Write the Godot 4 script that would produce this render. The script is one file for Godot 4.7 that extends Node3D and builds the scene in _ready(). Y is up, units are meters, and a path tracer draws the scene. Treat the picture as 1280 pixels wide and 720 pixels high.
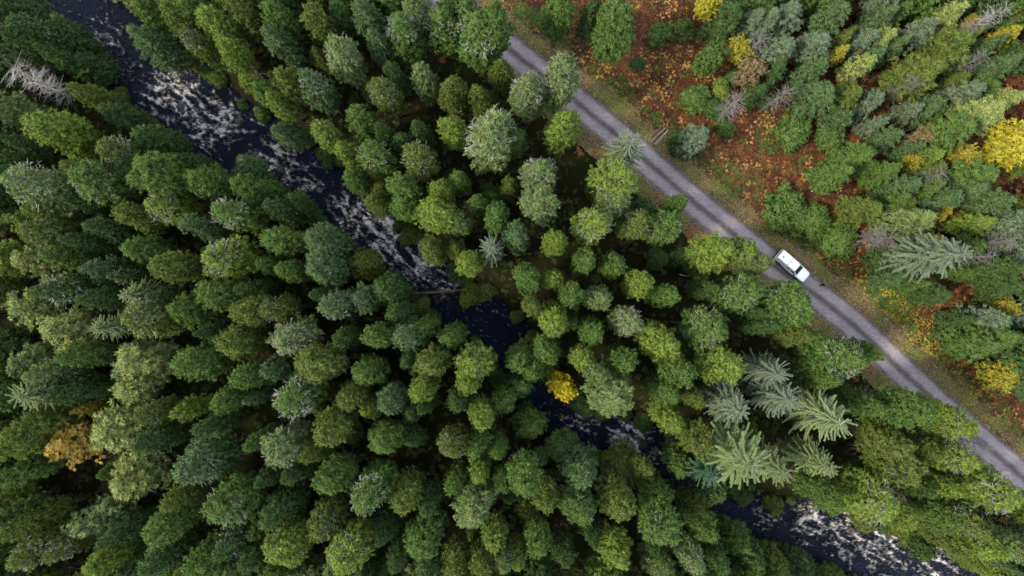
extends Node3D
# A forest seen from straight above: a dark rapid river, a gravel road with a parked white vehicle, bracken and a young plantation.

const CAM_H := 100.0          # height of the lens above the road, metres
const FOCAL := 850.0          # focal length in photograph pixels (1280 x 720)
const WATER_Y := -3.0

var rng := RandomNumberGenerator.new()
var n_big := FastNoiseLite.new()
var n_mid := FastNoiseLite.new()
var n_fine := FastNoiseLite.new()
var used := {}

var river_px := [[-40, -170], [20, -90], [75, -30], [118, 20], [165, 65], [213, 115], [285, 168], [375, 217], [438, 268], [520, 335], [575, 382], [632, 425], [667, 489], [715, 528], [775, 547], [832, 574], [880, 615], [935, 648], [1010, 664], [1080, 690], [1140, 718], [1200, 745], [1300, 800], [1420, 870]]
var river_hw_px := [42, 42, 40, 40, 40, 42, 42, 36, 27, 25, 25, 26, 21, 25, 28, 22, 18, 25, 32, 35, 40, 42, 42, 42]
var road_px := [[360, -160], [460, -82], [558, -3], [655, 76], [753, 154], [860, 246], [960, 326], [1058, 399], [1170, 504], [1259, 580], [1350, 660], [1460, 760]]
var clearing_px := [[600, 0], [640, -60], [880, -60], [905, 40], [905, 90], [880, 120], [905, 170], [960, 110], [1000, 120], [1020, 180], [1045, 235], [1075, 260], [1085, 310], [1150, 350], [1215, 380], [1240, 430], [1200, 480], [1290, 500], [1340, 640], [1259, 580], [1170, 504], [1058, 399], [860, 246], [655, 76]]
var river_w := PackedVector2Array()
var river_hw := PackedFloat32Array()
var road_w := PackedVector2Array()
var river_len := PackedFloat32Array()
var road_len := PackedFloat32Array()
var clearing_poly := PackedVector2Array()

# ---------------------------------------------------------------- helpers

func to_world(px: float, py: float, alt := 0.0) -> Vector3:
	var k := (CAM_H - alt) / FOCAL
	return Vector3((px - 640.0) * k, alt, (py - 360.0) * k)

func numbered(called: String) -> String:
	if not used.has(called):
		used[called] = 0
		return called
	used[called] += 1
	return "%s_%03d" % [called, used[called]]

func tag(o: Node, label: String, category := "", group := "", kind := "") -> void:
	o.set_meta("label", label)
	if category: o.set_meta("category", category)
	if group: o.set_meta("group", group)
	if kind: o.set_meta("kind", kind)

func thing(called: String, label: String, category: String, at: Vector3, group := "") -> Node3D:
	var o := Node3D.new()
	o.name = numbered(called)
	add_child(o, true)
	o.position = at
	tag(o, label, category, group)
	return o

func part(called: String, mesh: Mesh, mat: Material, parent: Node) -> MeshInstance3D:
	var o := MeshInstance3D.new()
	o.name = called if parent != self else numbered(called)
	o.mesh = mesh
	o.material_override = mat
	parent.add_child(o, true)
	return o

func lin(r: float, g: float, b: float) -> Color:
	return Color(r, g, b).linear_to_srgb()

func mat(c: Color, rough := 0.9, spec := 0.3) -> StandardMaterial3D:
	var m := StandardMaterial3D.new()
	m.albedo_color = c
	m.roughness = rough
	m.metallic_specular = spec
	return m

func vmat(c: Color, rough := 0.9, spec := 0.3) -> StandardMaterial3D:
	var m := mat(c, rough, spec)
	m.vertex_color_use_as_albedo = true
	return m

# growing triangle soup -> ArrayMesh
class Soup:
	var v := PackedVector3Array()
	var n := PackedVector3Array()
	var c := PackedColorArray()
	func tri(a: Vector3, b: Vector3, d: Vector3, col: Color) -> void:
		var fn := (d - a).cross(b - a).normalized()
		v.append(a); v.append(b); v.append(d)
		n.append(fn); n.append(fn); n.append(fn)
		c.append(col); c.append(col); c.append(col)
	func tri_n(a: Vector3, b: Vector3, d: Vector3, nn: Vector3, col: Color) -> void:
		if (d - a).cross(b - a).dot(nn) >= 0.0:
			v.append(a); v.append(b); v.append(d)
		else:
			v.append(a); v.append(d); v.append(b)
		n.append(nn); n.append(nn); n.append(nn)
		c.append(col); c.append(col); c.append(col)
	func quad(a: Vector3, b: Vector3, d: Vector3, e: Vector3, col: Color) -> void:
		tri(a, b, d, col); tri(a, d, e, col)
	func tube(pts: Array, radii: Array, sides: int, col: Color, capped := true) -> void:
		var rings := []
		for i in pts.size():
			var dir: Vector3 = (pts[mini(i + 1, pts.size() - 1)] - pts[maxi(i - 1, 0)]).normalized()
			var u := dir.cross(Vector3(0.31, 0.17, 0.93)).normalized()
			var w := dir.cross(u)
			var ring := []
			for k in sides:
				var a := TAU * k / sides
				ring.append([pts[i] + (u * cos(a) + w * sin(a)) * radii[i], u * cos(a) + w * sin(a)])
			rings.append(ring)
		for i in pts.size() - 1:
			for k in sides:
				var a = rings[i][k]; var b = rings[i][(k + 1) % sides]
				var d = rings[i + 1][(k + 1) % sides]; var e = rings[i + 1][k]
				_smooth(a, b, d, col); _smooth(a, d, e, col)
		if capped:
			for s in [0, pts.size() - 1]:
				var ax: Vector3 = (pts[1] - pts[0]).normalized() * (-1.0 if s == 0 else 1.0)
				for k in range(1, sides - 1):
					tri_n(rings[s][0][0], rings[s][k][0], rings[s][k + 1][0], ax, col)
	func _smooth(a: Array, b: Array, d: Array, col: Color) -> void:
		if (d[0] - a[0]).cross(b[0] - a[0]).dot(a[1] + b[1] + d[1]) < 0.0:
			var swap := b
			b = d
			d = swap
		v.append(a[0]); v.append(b[0]); v.append(d[0])
		n.append(a[1]); n.append(b[1]); n.append(d[1])
		c.append(col); c.append(col); c.append(col)
	func box(lo: Vector3, hi: Vector3, col := Color.WHITE) -> void:
		var p := []
		for i in 8:
			p.append(Vector3(hi.x if i & 1 else lo.x, hi.y if i & 2 else lo.y, hi.z if i & 4 else lo.z))
		quad(p[0], p[4], p[6], p[2], col); quad(p[1], p[3], p[7], p[5], col)
		quad(p[0], p[1], p[5], p[4], col); quad(p[2], p[6], p[7], p[3], col)
		quad(p[0], p[2], p[3], p[1], col); quad(p[4], p[5], p[7], p[6], col)
	func mesh() -> ArrayMesh:
		var arr := []
		arr.resize(Mesh.ARRAY_MAX)
		arr[Mesh.ARRAY_VERTEX] = v
		arr[Mesh.ARRAY_NORMAL] = n
		arr[Mesh.ARRAY_COLOR] = c
		var m := ArrayMesh.new()
		m.add_surface_from_arrays(Mesh.PRIMITIVE_TRIANGLES, arr)
		return m

func unit_rand() -> Vector3:
	var z := rng.randf_range(-1, 1)
	var a := rng.randf() * TAU
	var s := sqrt(1.0 - z * z)
	return Vector3(s * cos(a), z, s * sin(a))

# nearest point on a polyline: (distance, signed side, index + t)
func near_line(p: Vector2, line: PackedVector2Array) -> Vector3:
	var best := 1e9
	var side := 1.0
	var where := 0.0
	for i in line.size() - 1:
		var a := line[i]
		var ab := line[i + 1] - a
		var t := clampf((p - a).dot(ab) / ab.length_squared(), 0.0, 1.0)
		var d := p.distance_squared_to(a + ab * t)
		if d < best:
			best = d
			where = i + t
			side = 1.0 if ab.cross(p - a) < 0.0 else -1.0
	return Vector3(sqrt(best), side, where)

func half_width(where: float) -> float:
	var i := clampi(int(where), 0, river_hw.size() - 2)
	return lerpf(river_hw[i], river_hw[i + 1], where - i)

func smooth(a: float, b: float, x: float) -> float:
	return smoothstep(a, b, x)

# ground height; side > 0 is the hill side of the road
var grid_y := PackedFloat32Array()
var grid_r := PackedFloat32Array()

func look_up(g: PackedFloat32Array, x: float, z: float) -> float:
	var u := clampf((x + 87.6) / 0.6, 0.0, 291.99)
	var w := clampf((z + 57.6) / 0.6, 0.0, 192.99)
	var o := int(w) * 293 + int(u)
	return lerpf(lerpf(g[o], g[o + 1], u - int(u)), lerpf(g[o + 293], g[o + 294], u - int(u)), w - int(w))

func ground_y(x: float, z: float) -> float:
	if grid_y.size() and absf(x) < 87.0 and absf(z) < 57.0:
		return look_up(grid_y, x, z)
	var p := Vector2(x, z)
	var rv := near_line(p, river_w)
	var rd := near_line(p, road_w)
	return ground_from(x, z, rv, rd)

func ground_from(x: float, z: float, rv: Vector3, rd: Vector3) -> float:
	var h := n_big.get_noise_2d(x, z) * 0.9 + n_mid.get_noise_2d(x, z) * 0.3
	var r := rd.x * rd.y
	if r > 7.0:
		h += minf((r - 7.0) * 0.07, 5.0)
	var ditch := 0.45 * exp(-pow((r - 4.1) / 0.5, 2.0))
	h = h * smooth(3.2, 7.0, rd.x) - ditch
	var hw := half_width(rv.z) + n_mid.get_noise_2d(x * 2.0, z * 2.0) * 0.6
	var bank := smooth(hw - 0.6, hw + 4.5, rv.x)
	return lerpf(WATER_Y - 0.9, h, bank)

func tri_scatter() -> Vector2:
	return Vector2(rng.randf_range(-84, 84), rng.randf_range(-52, 52))

# ---------------------------------------------------------------- setting

func build_lines() -> void:
	var k := (CAM_H - WATER_Y) / FOCAL
	for i in river_px.size():
		river_w.append(Vector2((river_px[i][0] - 640.0) * k, (river_px[i][1] - 360.0) * k))
		river_hw.append(river_hw_px[i] * k)
	k = CAM_H / FOCAL
	for i in road_px.size():
		road_w.append(Vector2((road_px[i][0] - 640.0) * k, (road_px[i][1] - 360.0) * k))
	river_w = smooth_line(river_w)
	var hw2 := PackedFloat32Array()
	for i in river_hw.size() - 1:
		for j in 3:
			hw2.append(lerpf(river_hw[i], river_hw[i + 1], j / 3.0))
	hw2.append(river_hw[river_hw.size() - 1])
	river_hw = hw2
	for q in clearing_px:
		clearing_poly.append(Vector2((q[0] - 640.0) * k, (q[1] - 360.0) * k))

func smooth_line(line: PackedVector2Array) -> PackedVector2Array:
	var out := PackedVector2Array()
	for i in line.size() - 1:
		for j in 3:
			out.append(line[i].cubic_interpolate(line[i + 1], line[maxi(i - 1, 0)], line[mini(i + 2, line.size() - 1)], j / 3.0))
	out.append(line[line.size() - 1])
	return out

func noise_tex(freq: float, lo: float, hi: float, sd: int, kind := FastNoiseLite.TYPE_SIMPLEX_SMOOTH) -> NoiseTexture2D:
	var n := FastNoiseLite.new()
	n.seed = sd
	n.noise_type = kind
	n.frequency = freq
	n.fractal_octaves = 5
	n.fractal_gain = 0.65
	var g := Gradient.new()
	g.set_color(0, Color(lo, lo, lo))
	g.set_color(1, Color(hi, hi, hi))
	g.set_offset(0, 0.25)
	g.set_offset(1, 0.75)
	var t := NoiseTexture2D.new()
	t.noise = n
	t.width = 1024
	t.height = 1024
	t.seamless = true
	t.color_ramp = g
	return t

func build_ground() -> void:
	var xs := PackedFloat32Array()
	var zs := PackedFloat32Array()
	for e in [-900.0, -500.0, -300.0, -200.0, -150.0, -125.0, -110.0, -100.0, -94.0, -90.0]: xs.append(e)
	for i in 293: xs.append(-87.6 + i * 0.6)
	for e in [88.0, 90.0, 94.0, 100.0, 110.0, 125.0, 150.0, 200.0, 300.0, 500.0, 900.0]: xs.append(e)
	for e in [-900.0, -500.0, -300.0, -200.0, -150.0, -110.0, -85.0, -72.0, -65.0, -60.0]: zs.append(e)
	for i in 194: zs.append(-57.6 + i * 0.6)
	for e in [58.0, 60.0, 65.0, 72.0, 85.0, 110.0, 150.0, 200.0, 300.0, 500.0, 900.0]: zs.append(e)
	var nx := xs.size()
	var nz := zs.size()
	var v := PackedVector3Array()
	var c := PackedColorArray()
	var idx := PackedInt32Array()
	v.resize(nx * nz)
	c.resize(nx * nz)
	grid_y.resize(293 * 194)
	grid_r.resize(293 * 194)
	for j in nz:
		for i in nx:
			var x := xs[i]
			var z := zs[j]
			var p := Vector2(x, z)
			var rv := near_line(p, river_w)
			var rd := near_line(p, road_w)
			var y := ground_from(x, z, rv, rd)
			v[j * nx + i] = Vector3(x, y, z)
			if i >= 10 and i < 303 and j >= 10 and j < 204:
				grid_y[(j - 10) * 293 + i - 10] = y
				grid_r[(j - 10) * 293 + i - 10] = rd.x * rd.y
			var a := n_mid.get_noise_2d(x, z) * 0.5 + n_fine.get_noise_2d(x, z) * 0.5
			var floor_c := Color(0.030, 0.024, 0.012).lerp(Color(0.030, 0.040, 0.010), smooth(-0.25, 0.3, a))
			var r := rd.x * rd.y
			if r > 0.0:
				var fern := Color(0.050, 0.025, 0.014).lerp(Color(0.042, 0.028, 0.016), smooth(-0.2, 0.3, n_big.get_noise_2d(x * 3.0, z * 3.0)))
				floor_c = floor_c.lerp(fern, smooth(3.5, 5.0, r))
			var edge := n_mid.get_noise_2d(x * 3.0, z * 3.0) * 0.8
			var verge := Color(0.130, 0.100, 0.055).lerp(Color(0.108, 0.114, 0.040), smooth(-0.3, 0.35, n_fine.get_noise_2d(x * 2.0 + 40.0, z * 2.0)))
			if r > 0.0:
				floor_c = floor_c.lerp(verge, 1.0 - smooth(3.9, 4.6, r + edge * 0.3))
				var st := exp(-pow((r - 4.0 - edge * 0.15) / 0.34, 2.0))
				floor_c = floor_c.lerp(Color(0.32, 0.31, 0.31), st * smooth(-0.35, 0.1, n_fine.get_noise_2d(x * 4.0, z * 4.0) + 0.15))
			else:
				floor_c = floor_c.lerp(Color(0.075, 0.052, 0.028), 1.0 - smooth(2.6, 4.0, rd.x + edge))
			var hw := half_width(rv.z)
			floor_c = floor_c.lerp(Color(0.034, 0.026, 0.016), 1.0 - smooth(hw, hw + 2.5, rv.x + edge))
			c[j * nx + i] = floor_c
	for j in nz - 1:
		for i in nx - 1:
			var o := j * nx + i
			idx.append_array(PackedInt32Array([o, o + 1, o + nx + 1, o, o + nx + 1, o + nx]))
	var st := SurfaceTool.new()
	var arr := []
	arr.resize(Mesh.ARRAY_MAX)
	arr[Mesh.ARRAY_VERTEX] = v
	arr[Mesh.ARRAY_COLOR] = c
	arr[Mesh.ARRAY_INDEX] = idx
	var am := ArrayMesh.new()
	am.add_surface_from_arrays(Mesh.PRIMITIVE_TRIANGLES, arr)
	st.create_from(am, 0)
	st.generate_normals()
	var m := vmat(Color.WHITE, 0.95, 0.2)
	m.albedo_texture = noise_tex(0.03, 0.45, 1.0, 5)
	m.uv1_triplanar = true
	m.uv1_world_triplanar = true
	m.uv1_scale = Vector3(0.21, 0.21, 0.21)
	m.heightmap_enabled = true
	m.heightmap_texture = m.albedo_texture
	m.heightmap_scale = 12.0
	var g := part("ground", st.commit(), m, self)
	tag(g, "dark mossy forest floor with brown litter between the trees", "ground", "", "structure")

func lane_dir(line: PackedVector2Array, i: int) -> Vector2:
	return (line[mini(i + 1, line.size() - 1)] - line[maxi(i - 1, 0)]).normalized()

func resample(line: PackedVector2Array, step: float) -> PackedVector2Array:
	var sm := smooth_line(smooth_line(line))
	var out := PackedVector2Array()
	var left := 0.0
	for i in sm.size() - 1:
		var a := sm[i]
		var b := sm[i + 1]
		var l := a.distance_to(b)
		while left < l:
			out.append(a.lerp(b, left / l))
			left += step
		left -= l
	return out

func build_road() -> void:
	road_w = smooth_line(road_w)
	var line := resample(road_w, 0.3)
	var across := 40
	var s := Soup.new()
	var rows := []
	var cols := []
	for i in line.size():
		var d := lane_dir(line, i)
		var n := Vector2(d.y, -d.x)      # towards the hill side
		var row := []
		var col := []
		for k in across + 1:
			var o := lerpf(-2.75, 2.95, float(k) / across)
			var p := line[i]
			var jag := n_fine.get_noise_2d(p.x * 1.2, p.y * 1.2 + o) * 0.55
			if k == 0: o += jag - 0.05
			if k == across: o += jag
			var q := p + n * o
			var wob := n_mid.get_noise_2d(p.x * 1.4, p.y * 1.4) * 0.12
			var oo := o + wob
			# two packed wheel tracks, loose darker stones between and on the shoulders
			var t1 := exp(-pow((oo - 1.08) / 0.74, 4.0))
			var t2 := exp(-pow((oo + 1.06) / 0.70, 4.0))
			var pale := clampf(t1 + t2 * 0.95, 0.0, 1.0)
			pale = clampf(pale + n_fine.get_noise_2d(q.x * 1.3, q.y * 1.3) * 0.25, 0.0, 1.0)
			var base := Color(0.158, 0.131, 0.130).lerp(Color(0.415, 0.362, 0.368), pale)
			var left_line := exp(-pow((oo + 2.25) / 0.16, 2.0)) * 0.5
			base = base.lerp(Color(0.30, 0.27, 0.28), left_line)
			if absf(oo) > 2.45:
				base = base.lerp(Color(0.11, 0.082, 0.058), clampf((absf(oo) - 2.45) * 3.0 + n_fine.get_noise_2d(q.x * 5.0, q.y * 5.0), 0.0, 0.85))
			base *= 1.0 + n_fine.get_noise_2d(q.x * 7.0, q.y * 7.0) * 0.38 + n_mid.get_noise_2d(q.x * 2.0, q.y * 2.0) * 0.14
			base.a = 1.0
			var y := 0.03 - 0.035 * pale + 0.01 * n_fine.get_noise_2d(q.x * 3.0, q.y * 3.0) + 0.05
			if k == 0 or k == across: y = -0.02
			row.append(Vector3(q.x, y, q.y))
			col.append(base)
		rows.append(row)
		cols.append(col)
	var arr := []
	arr.resize(Mesh.ARRAY_MAX)
	var v := PackedVector3Array()
	var c := PackedColorArray()
	var idx := PackedInt32Array()
	for i in rows.size():
		for k in across + 1:
			v.append(rows[i][k]); c.append(cols[i][k])
	for i in rows.size() - 1:
		for k in across:
			var o := i * (across + 1) + k
			idx.append_array(PackedInt32Array([o, o + across + 1, o + across + 2, o, o + across + 2, o + 1]))
	arr[Mesh.ARRAY_VERTEX] = v
	arr[Mesh.ARRAY_COLOR] = c
	arr[Mesh.ARRAY_INDEX] = idx
	var am := ArrayMesh.new()
	am.add_surface_from_arrays(Mesh.PRIMITIVE_TRIANGLES, arr)
	var st := SurfaceTool.new()
	st.create_from(am, 0)
	st.generate_normals()
	var m := vmat(Color.WHITE, 0.95, 0.25)
	m.albedo_texture = noise_tex(0.09, 0.62, 1.0, 9)
	m.uv1_triplanar = true
	m.uv1_world_triplanar = true
	m.uv1_scale = Vector3(0.3, 0.3, 0.3)
	m.heightmap_enabled = true
	m.heightmap_texture = m.albedo_texture
	m.heightmap_scale = 3.0
	var g := part("gravel_road", st.commit(), m, self)
	tag(g, "grey gravel road with two pale wheel tracks", "road", "", "structure")

var rapids := [[112, 5, 40, 0.5], [135, 48, 30, 0.8], [165, 90, 30, 0.5], [215, 120, 45, 1.0], [262, 150, 45, 1.05], [305, 150, 30, 0.8], [345, 205, 42, 1.0], [385, 225, 30, 0.8], [435, 258, 32, 1.0], [478, 292, 42, 1.25], [520, 325, 40, 1.0], [560, 350, 30, 0.8], [600, 372, 22, 0.6], [725, 528, 32, 0.8], [785, 548, 34, 1.15], [820, 565, 20, 0.8], [960, 640, 28, 0.7], [1010, 652, 30, 1.0], [1062, 670, 40, 0.95], [1100, 690, 45, 0.9], [1180, 712, 40, 0.85]]

func build_river() -> void:
	var line := PackedVector2Array()
	for q in resample(river_w, 0.14):
		if absf(q.x) < 100.0 and absf(q.y) < 70.0: line.append(q)
	var warp := FastNoiseLite.new()
	warp.seed = 77
	warp.noise_type = FastNoiseLite.TYPE_SIMPLEX_SMOOTH
	warp.frequency = 0.36
	warp.fractal_type = FastNoiseLite.FRACTAL_RIDGED
	warp.fractal_octaves = 4
	warp.fractal_gain = 0.55
	warp.domain_warp_enabled = true
	warp.domain_warp_amplitude = 2.0
	warp.domain_warp_frequency = 0.14
	var spots := []
	for q in rapids:
		var w := to_world(q[0], q[1], WATER_Y)
		spots.append([Vector2(w.x, w.z), q[2] * (CAM_H - WATER_Y) / FOCAL, q[3]])
	var across := 84
	var v := PackedVector3Array()
	var foam_v := PackedFloat32Array()
	var idx := PackedInt32Array()
	var wpos := 0
	for i in line.size():
		var d := lane_dir(line, i)
		var n := Vector2(d.y, -d.x)
		var near := near_line(line[i], river_w)
		var hw := half_width(near.z) + 1.0
		var inview := absf(line[i].x) < 92.0 and absf(line[i].y) < 62.0
		for k in across + 1:
			var o := lerpf(-hw, hw, float(k) / across)
			var q := line[i] + n * o
			var f := 0.0
			var y := WATER_Y
			if inview:
				var power := 0.28
				for sp in spots:
					var dd: float = q.distance_to(sp[0]) / sp[1]
					if dd < 1.6:
						power = maxf(power, sp[2] * (1.0 - smoothstep(0.35, 1.5, dd)))
				var along := float(i) * 0.14
				var a := warp.get_noise_2d(along * 0.6, o * 1.3)
				var b := n_fine.get_noise_2d(q.x * 3.2, q.y * 3.2)
				var e := n_fine.get_noise_2d(q.x * 11.0, q.y * 11.0)
				f = a * 0.80 + b * 0.42 + e * 0.52 + power * 0.74 - 0.95
				y += n_fine.get_noise_2d(q.x * 2.6, q.y * 2.6) * 0.10 * (0.5 + power) + e * 0.045 + n_mid.get_noise_2d(q.x * 2.0, q.y * 2.0) * 0.12 * power
			v.append(Vector3(q.x, y, q.y))
			foam_v.append(f)
	for i in line.size() - 1:
		for k in across:
			var o := i * (across + 1) + k
			idx.append_array(PackedInt32Array([o, o + across + 1, o + across + 2, o, o + across + 2, o + 1]))
	var arr := []
	arr.resize(Mesh.ARRAY_MAX)
	arr[Mesh.ARRAY_VERTEX] = v
	arr[Mesh.ARRAY_INDEX] = idx
	var am := ArrayMesh.new()
	am.add_surface_from_arrays(Mesh.PRIMITIVE_TRIANGLES, arr)
	var st := SurfaceTool.new()
	st.create_from(am, 0)
	st.generate_normals()
	var m := mat(lin(0.0045, 0.0080, 0.0210), 0.14, 0.36)
	m.heightmap_enabled = true
	m.heightmap_texture = noise_tex(0.035, 0.0, 1.0, 21)
	m.heightmap_scale = 10.0
	m.uv1_triplanar = true
	m.uv1_world_triplanar = true
	m.uv1_scale = Vector3(0.17, 0.17, 0.17)
	var g := part("river", st.commit(), m, self)
	tag(g, "dark peaty river water running between the trees", "river", "", "structure")
	# foam: churned white water standing a few centimetres proud of the surface
	var s := Soup.new()
	for t in range(0, idx.size(), 3):
		var f0 := foam_v[idx[t]]
		var f1 := foam_v[idx[t + 1]]
		var f2 := foam_v[idx[t + 2]]
		var f := (f0 + f1 + f2) / 3.0
		if f > -0.16:
			var pos := [v[idx[t]], v[idx[t + 1]], v[idx[t + 2]]]
			var ff := [f0, f1, f2]
			for q in 3:
				pos[q] += Vector3.UP * (0.012 + clampf(ff[q] + 0.16, 0.0, 0.6) * 0.35)
			var tone := clampf((f + 0.16) * 1.7 + n_fine.get_noise_2d(pos[0].x * 8.0, pos[0].z * 8.0) * 0.25, 0.0, 1.0)
			var col := Color(0.016, 0.019, 0.028).lerp(Color(0.11, 0.105, 0.105), smoothstep(0.0, 0.4, tone)).lerp(Color(0.52, 0.51, 0.485), smoothstep(0.35, 0.95, tone))
			if n_mid.get_noise_2d(pos[0].x * 2.0 + 90.0, pos[0].z * 2.0) > 0.2:
				col = col * Color(0.93, 0.87, 0.78)
				col.a = 1.0
			s.tri(pos[0], pos[1], pos[2], col)
	var fm := part("river_foam", s.mesh(), vmat(Color.WHITE, 0.7, 0.3), self)
	tag(fm, "cream white foam churned up in the river rapids", "foam", "", "stuff")

# ---------------------------------------------------------------- trees

var tones := {}
var leaf_mats := {}
var bark_mat: StandardMaterial3D
var grey_bark: StandardMaterial3D
var lichen_mat: StandardMaterial3D
var pale_bark: StandardMaterial3D
var shapes := {}

func leaf_mat(tone: String) -> StandardMaterial3D:
	if not leaf_mats.has(tone):
		var t: Array = tones[tone]
		var m := vmat(lin(t[0], t[1], t[2]), 0.75, 0.3)
		m.backlight_enabled = true
		m.backlight = Color(0.35, 0.35, 0.30)
		leaf_mats[tone] = m
	return leaf_mats[tone]

func leaf(s: Soup, at: Vector3, d: Vector3, length: float, wide: float, col: Color, lift := 0.55) -> void:
	var tan := d.cross(unit_rand())
	if tan.length_squared() < 0.001: tan = d.cross(Vector3.RIGHT)
	tan = tan.normalized()
	var ax := (tan + d * lift * rng.randf_range(0.2, 1.6)).normalized()
	var w := d.cross(ax).normalized() * wide * 0.5
	var fn := ax.cross(w).normalized()
	if fn.dot(d) < 0.0: fn = -fn
	var nn := (fn + d * 0.3).normalized()
	s.tri_n(at - ax * length * 0.35 - w, at - ax * length * 0.35 + w, at + ax * length * 0.65, nn, col)

func tint(spread: float) -> Color:
	var k := exp(rng.randfn(0.0, spread))
	var h := rng.randfn(0.0, 0.10)
	return Color(k * (1.0 + h), k, k * (1.0 - h * 0.6), 1.0)

# crown of leafy clumps; profile: "dome" | "round"
func clump_crown(R: float, top: float, low: float, count: int, per: int, rc: float, size: float, profile: String) -> ArrayMesh:
	var s := Soup.new()
	var L := top - low
	var lob := []
	for i in 12: lob.append([rng.randf() * TAU, rng.randf_range(0.0, 1.0), rng.randf_range(-0.36, 0.26)])
	for i in count:
		var t := pow(rng.randf(), 1.15)
		if i < count / 5: t = rng.randf() * 0.22
		var a := rng.randf() * TAU
		var pr := 1.0
		if profile == "dome":
			pr = sqrt(maxf(0.0, 1.0 - pow(1.0 - minf(t / 0.27, 1.0), 2.0))) * (1.0 - 0.30 * maxf(0.0, t - 0.30) / 0.70)
		else:
			pr = sqrt(maxf(0.0, 1.0 - pow(2.0 * t - 1.0, 2.0)))
		var bump := 1.0
		for l in lob:
			bump += l[2] * exp(-pow(wrapf(a - l[0], -PI, PI) / 0.5, 2.0) - pow((t - l[1]) / 0.2, 2.0))
		var rr := rc * rng.randf_range(0.5, 1.5)
		var rad := R * pr * bump * (1.06 - 0.38 * pow(rng.randf(), 1.6)) - rr * 0.5
		rad = maxf(rad, rng.randf() * 0.3)
		var y := top - t * L - rr * 0.5 + rng.randf_range(-0.35, 0.25)
		var out := Vector3(cos(a), 0.0, sin(a))
		var c := out * rad + Vector3(0, y, 0)
		var face := (out * (0.35 + 0.75 * t) + Vector3.UP * (1.05 - 0.55 * t)).normalized()
		var cc := tint(0.20)
		var n := int(per * pow(rr / rc, 1.6)) + 8
		for k in n:
			var d := (unit_rand() + face * 0.85).normalized()
			var col := cc * tint(0.42)
			col.a = 1.0
			var far := 1.0 - 0.5 * pow(rng.randf(), 2.0)
			if rng.randf() < 0.16: far = rng.randf_range(1.05, 1.4)
			leaf(s, c + d * rr * far, d, size * rng.randf_range(0.7, 1.5), size * rng.randf_range(0.35, 0.6), col, 0.9)
	return s.mesh()

# crown of upswept branches that carry needle tufts; blunt: 0 pointed cone .. 1 round dome
func tuft_crown(R: float, top: float, low: float, levels: int, per: int, blunt: float, tuft: float, needle: float, ragged: float, lobes := 1.0) -> ArrayMesh:
	var s := Soup.new()
	var L := top - low
	var lob := []
	for i in 9: lob.append([rng.randf() * TAU, rng.randf(), rng.randf_range(-0.40, 0.30) * lobes])
	for i in levels:
		var tl := (i + 0.2) / levels
		var nb := maxi(3, int(per * lerpf(0.5, 1.0, minf(tl * 3.0, 1.0))))
		var turn := rng.randf() * TAU
		for b in nb:
			var t := clampf(tl + rng.randf_range(-0.8, 0.8) / levels, 0.0, 1.0)
			var a := turn + TAU * (b + rng.randf_range(-0.35, 0.35)) / nb
			var cone := pow(minf(t / 0.8, 1.0), 0.8)
			var dome := sqrt(maxf(0.0, 1.0 - pow(1.0 - minf(t / 0.45, 1.0), 2.0)))
			var pr := lerpf(cone, dome, blunt) * (1.0 - 0.35 * maxf(0.0, t - 0.6) / 0.4)
			var bump := 1.0
			for l in lob:
				bump += l[2] * exp(-pow(wrapf(a - l[0], -PI, PI) / 0.5, 2.0) - pow((t - l[1]) / 0.2, 2.0))
			var len := maxf(0.25, R * pr * bump * rng.randf_range(1.0 - ragged, 1.0 + ragged * 0.4))
			var out := Vector3(cos(a), 0, sin(a))
			var side := Vector3(-sin(a), 0, cos(a))
			var rise := lerpf(0.95, -0.05, pow(t, 0.7)) + rng.randf_range(-0.15, 0.15)
			var y0 := top - 0.2 - t * L
			var nt := 2 + int(len / (tuft * 1.15))
			var cc := tint(0.20 + 0.08 * (lobes - 1.0))
			for q in nt:
				var u := lerpf(0.30, 1.0, (q + rng.randf() * 0.8) / nt)
				var wide := (0.16 + 0.28 * (1.0 - u)) * len
				var at := Vector3(0, y0, 0) + out * len * u + Vector3.UP * (len * (rise * u - 0.18 * u * u)) + side * rng.randf_range(-1, 1) * wide
				var face := (out * (0.55 + 0.5 * t) + Vector3.UP * (0.95 - 0.45 * t) + side * rng.randf_range(-0.5, 0.5)).normalized()
				var ct := cc * tint(0.24)
				for k in 15:
					var d := (unit_rand() * 0.95 + face).normalized()
					var col := ct * tint(0.36)
					col.a = 1.0
					leaf(s, at + d * tuft * rng.randf_range(0.3, 1.0), d, needle * rng.randf_range(0.7, 1.4), needle * rng.randf_range(0.30, 0.5), col, 1.3)
	return s.mesh()

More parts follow.
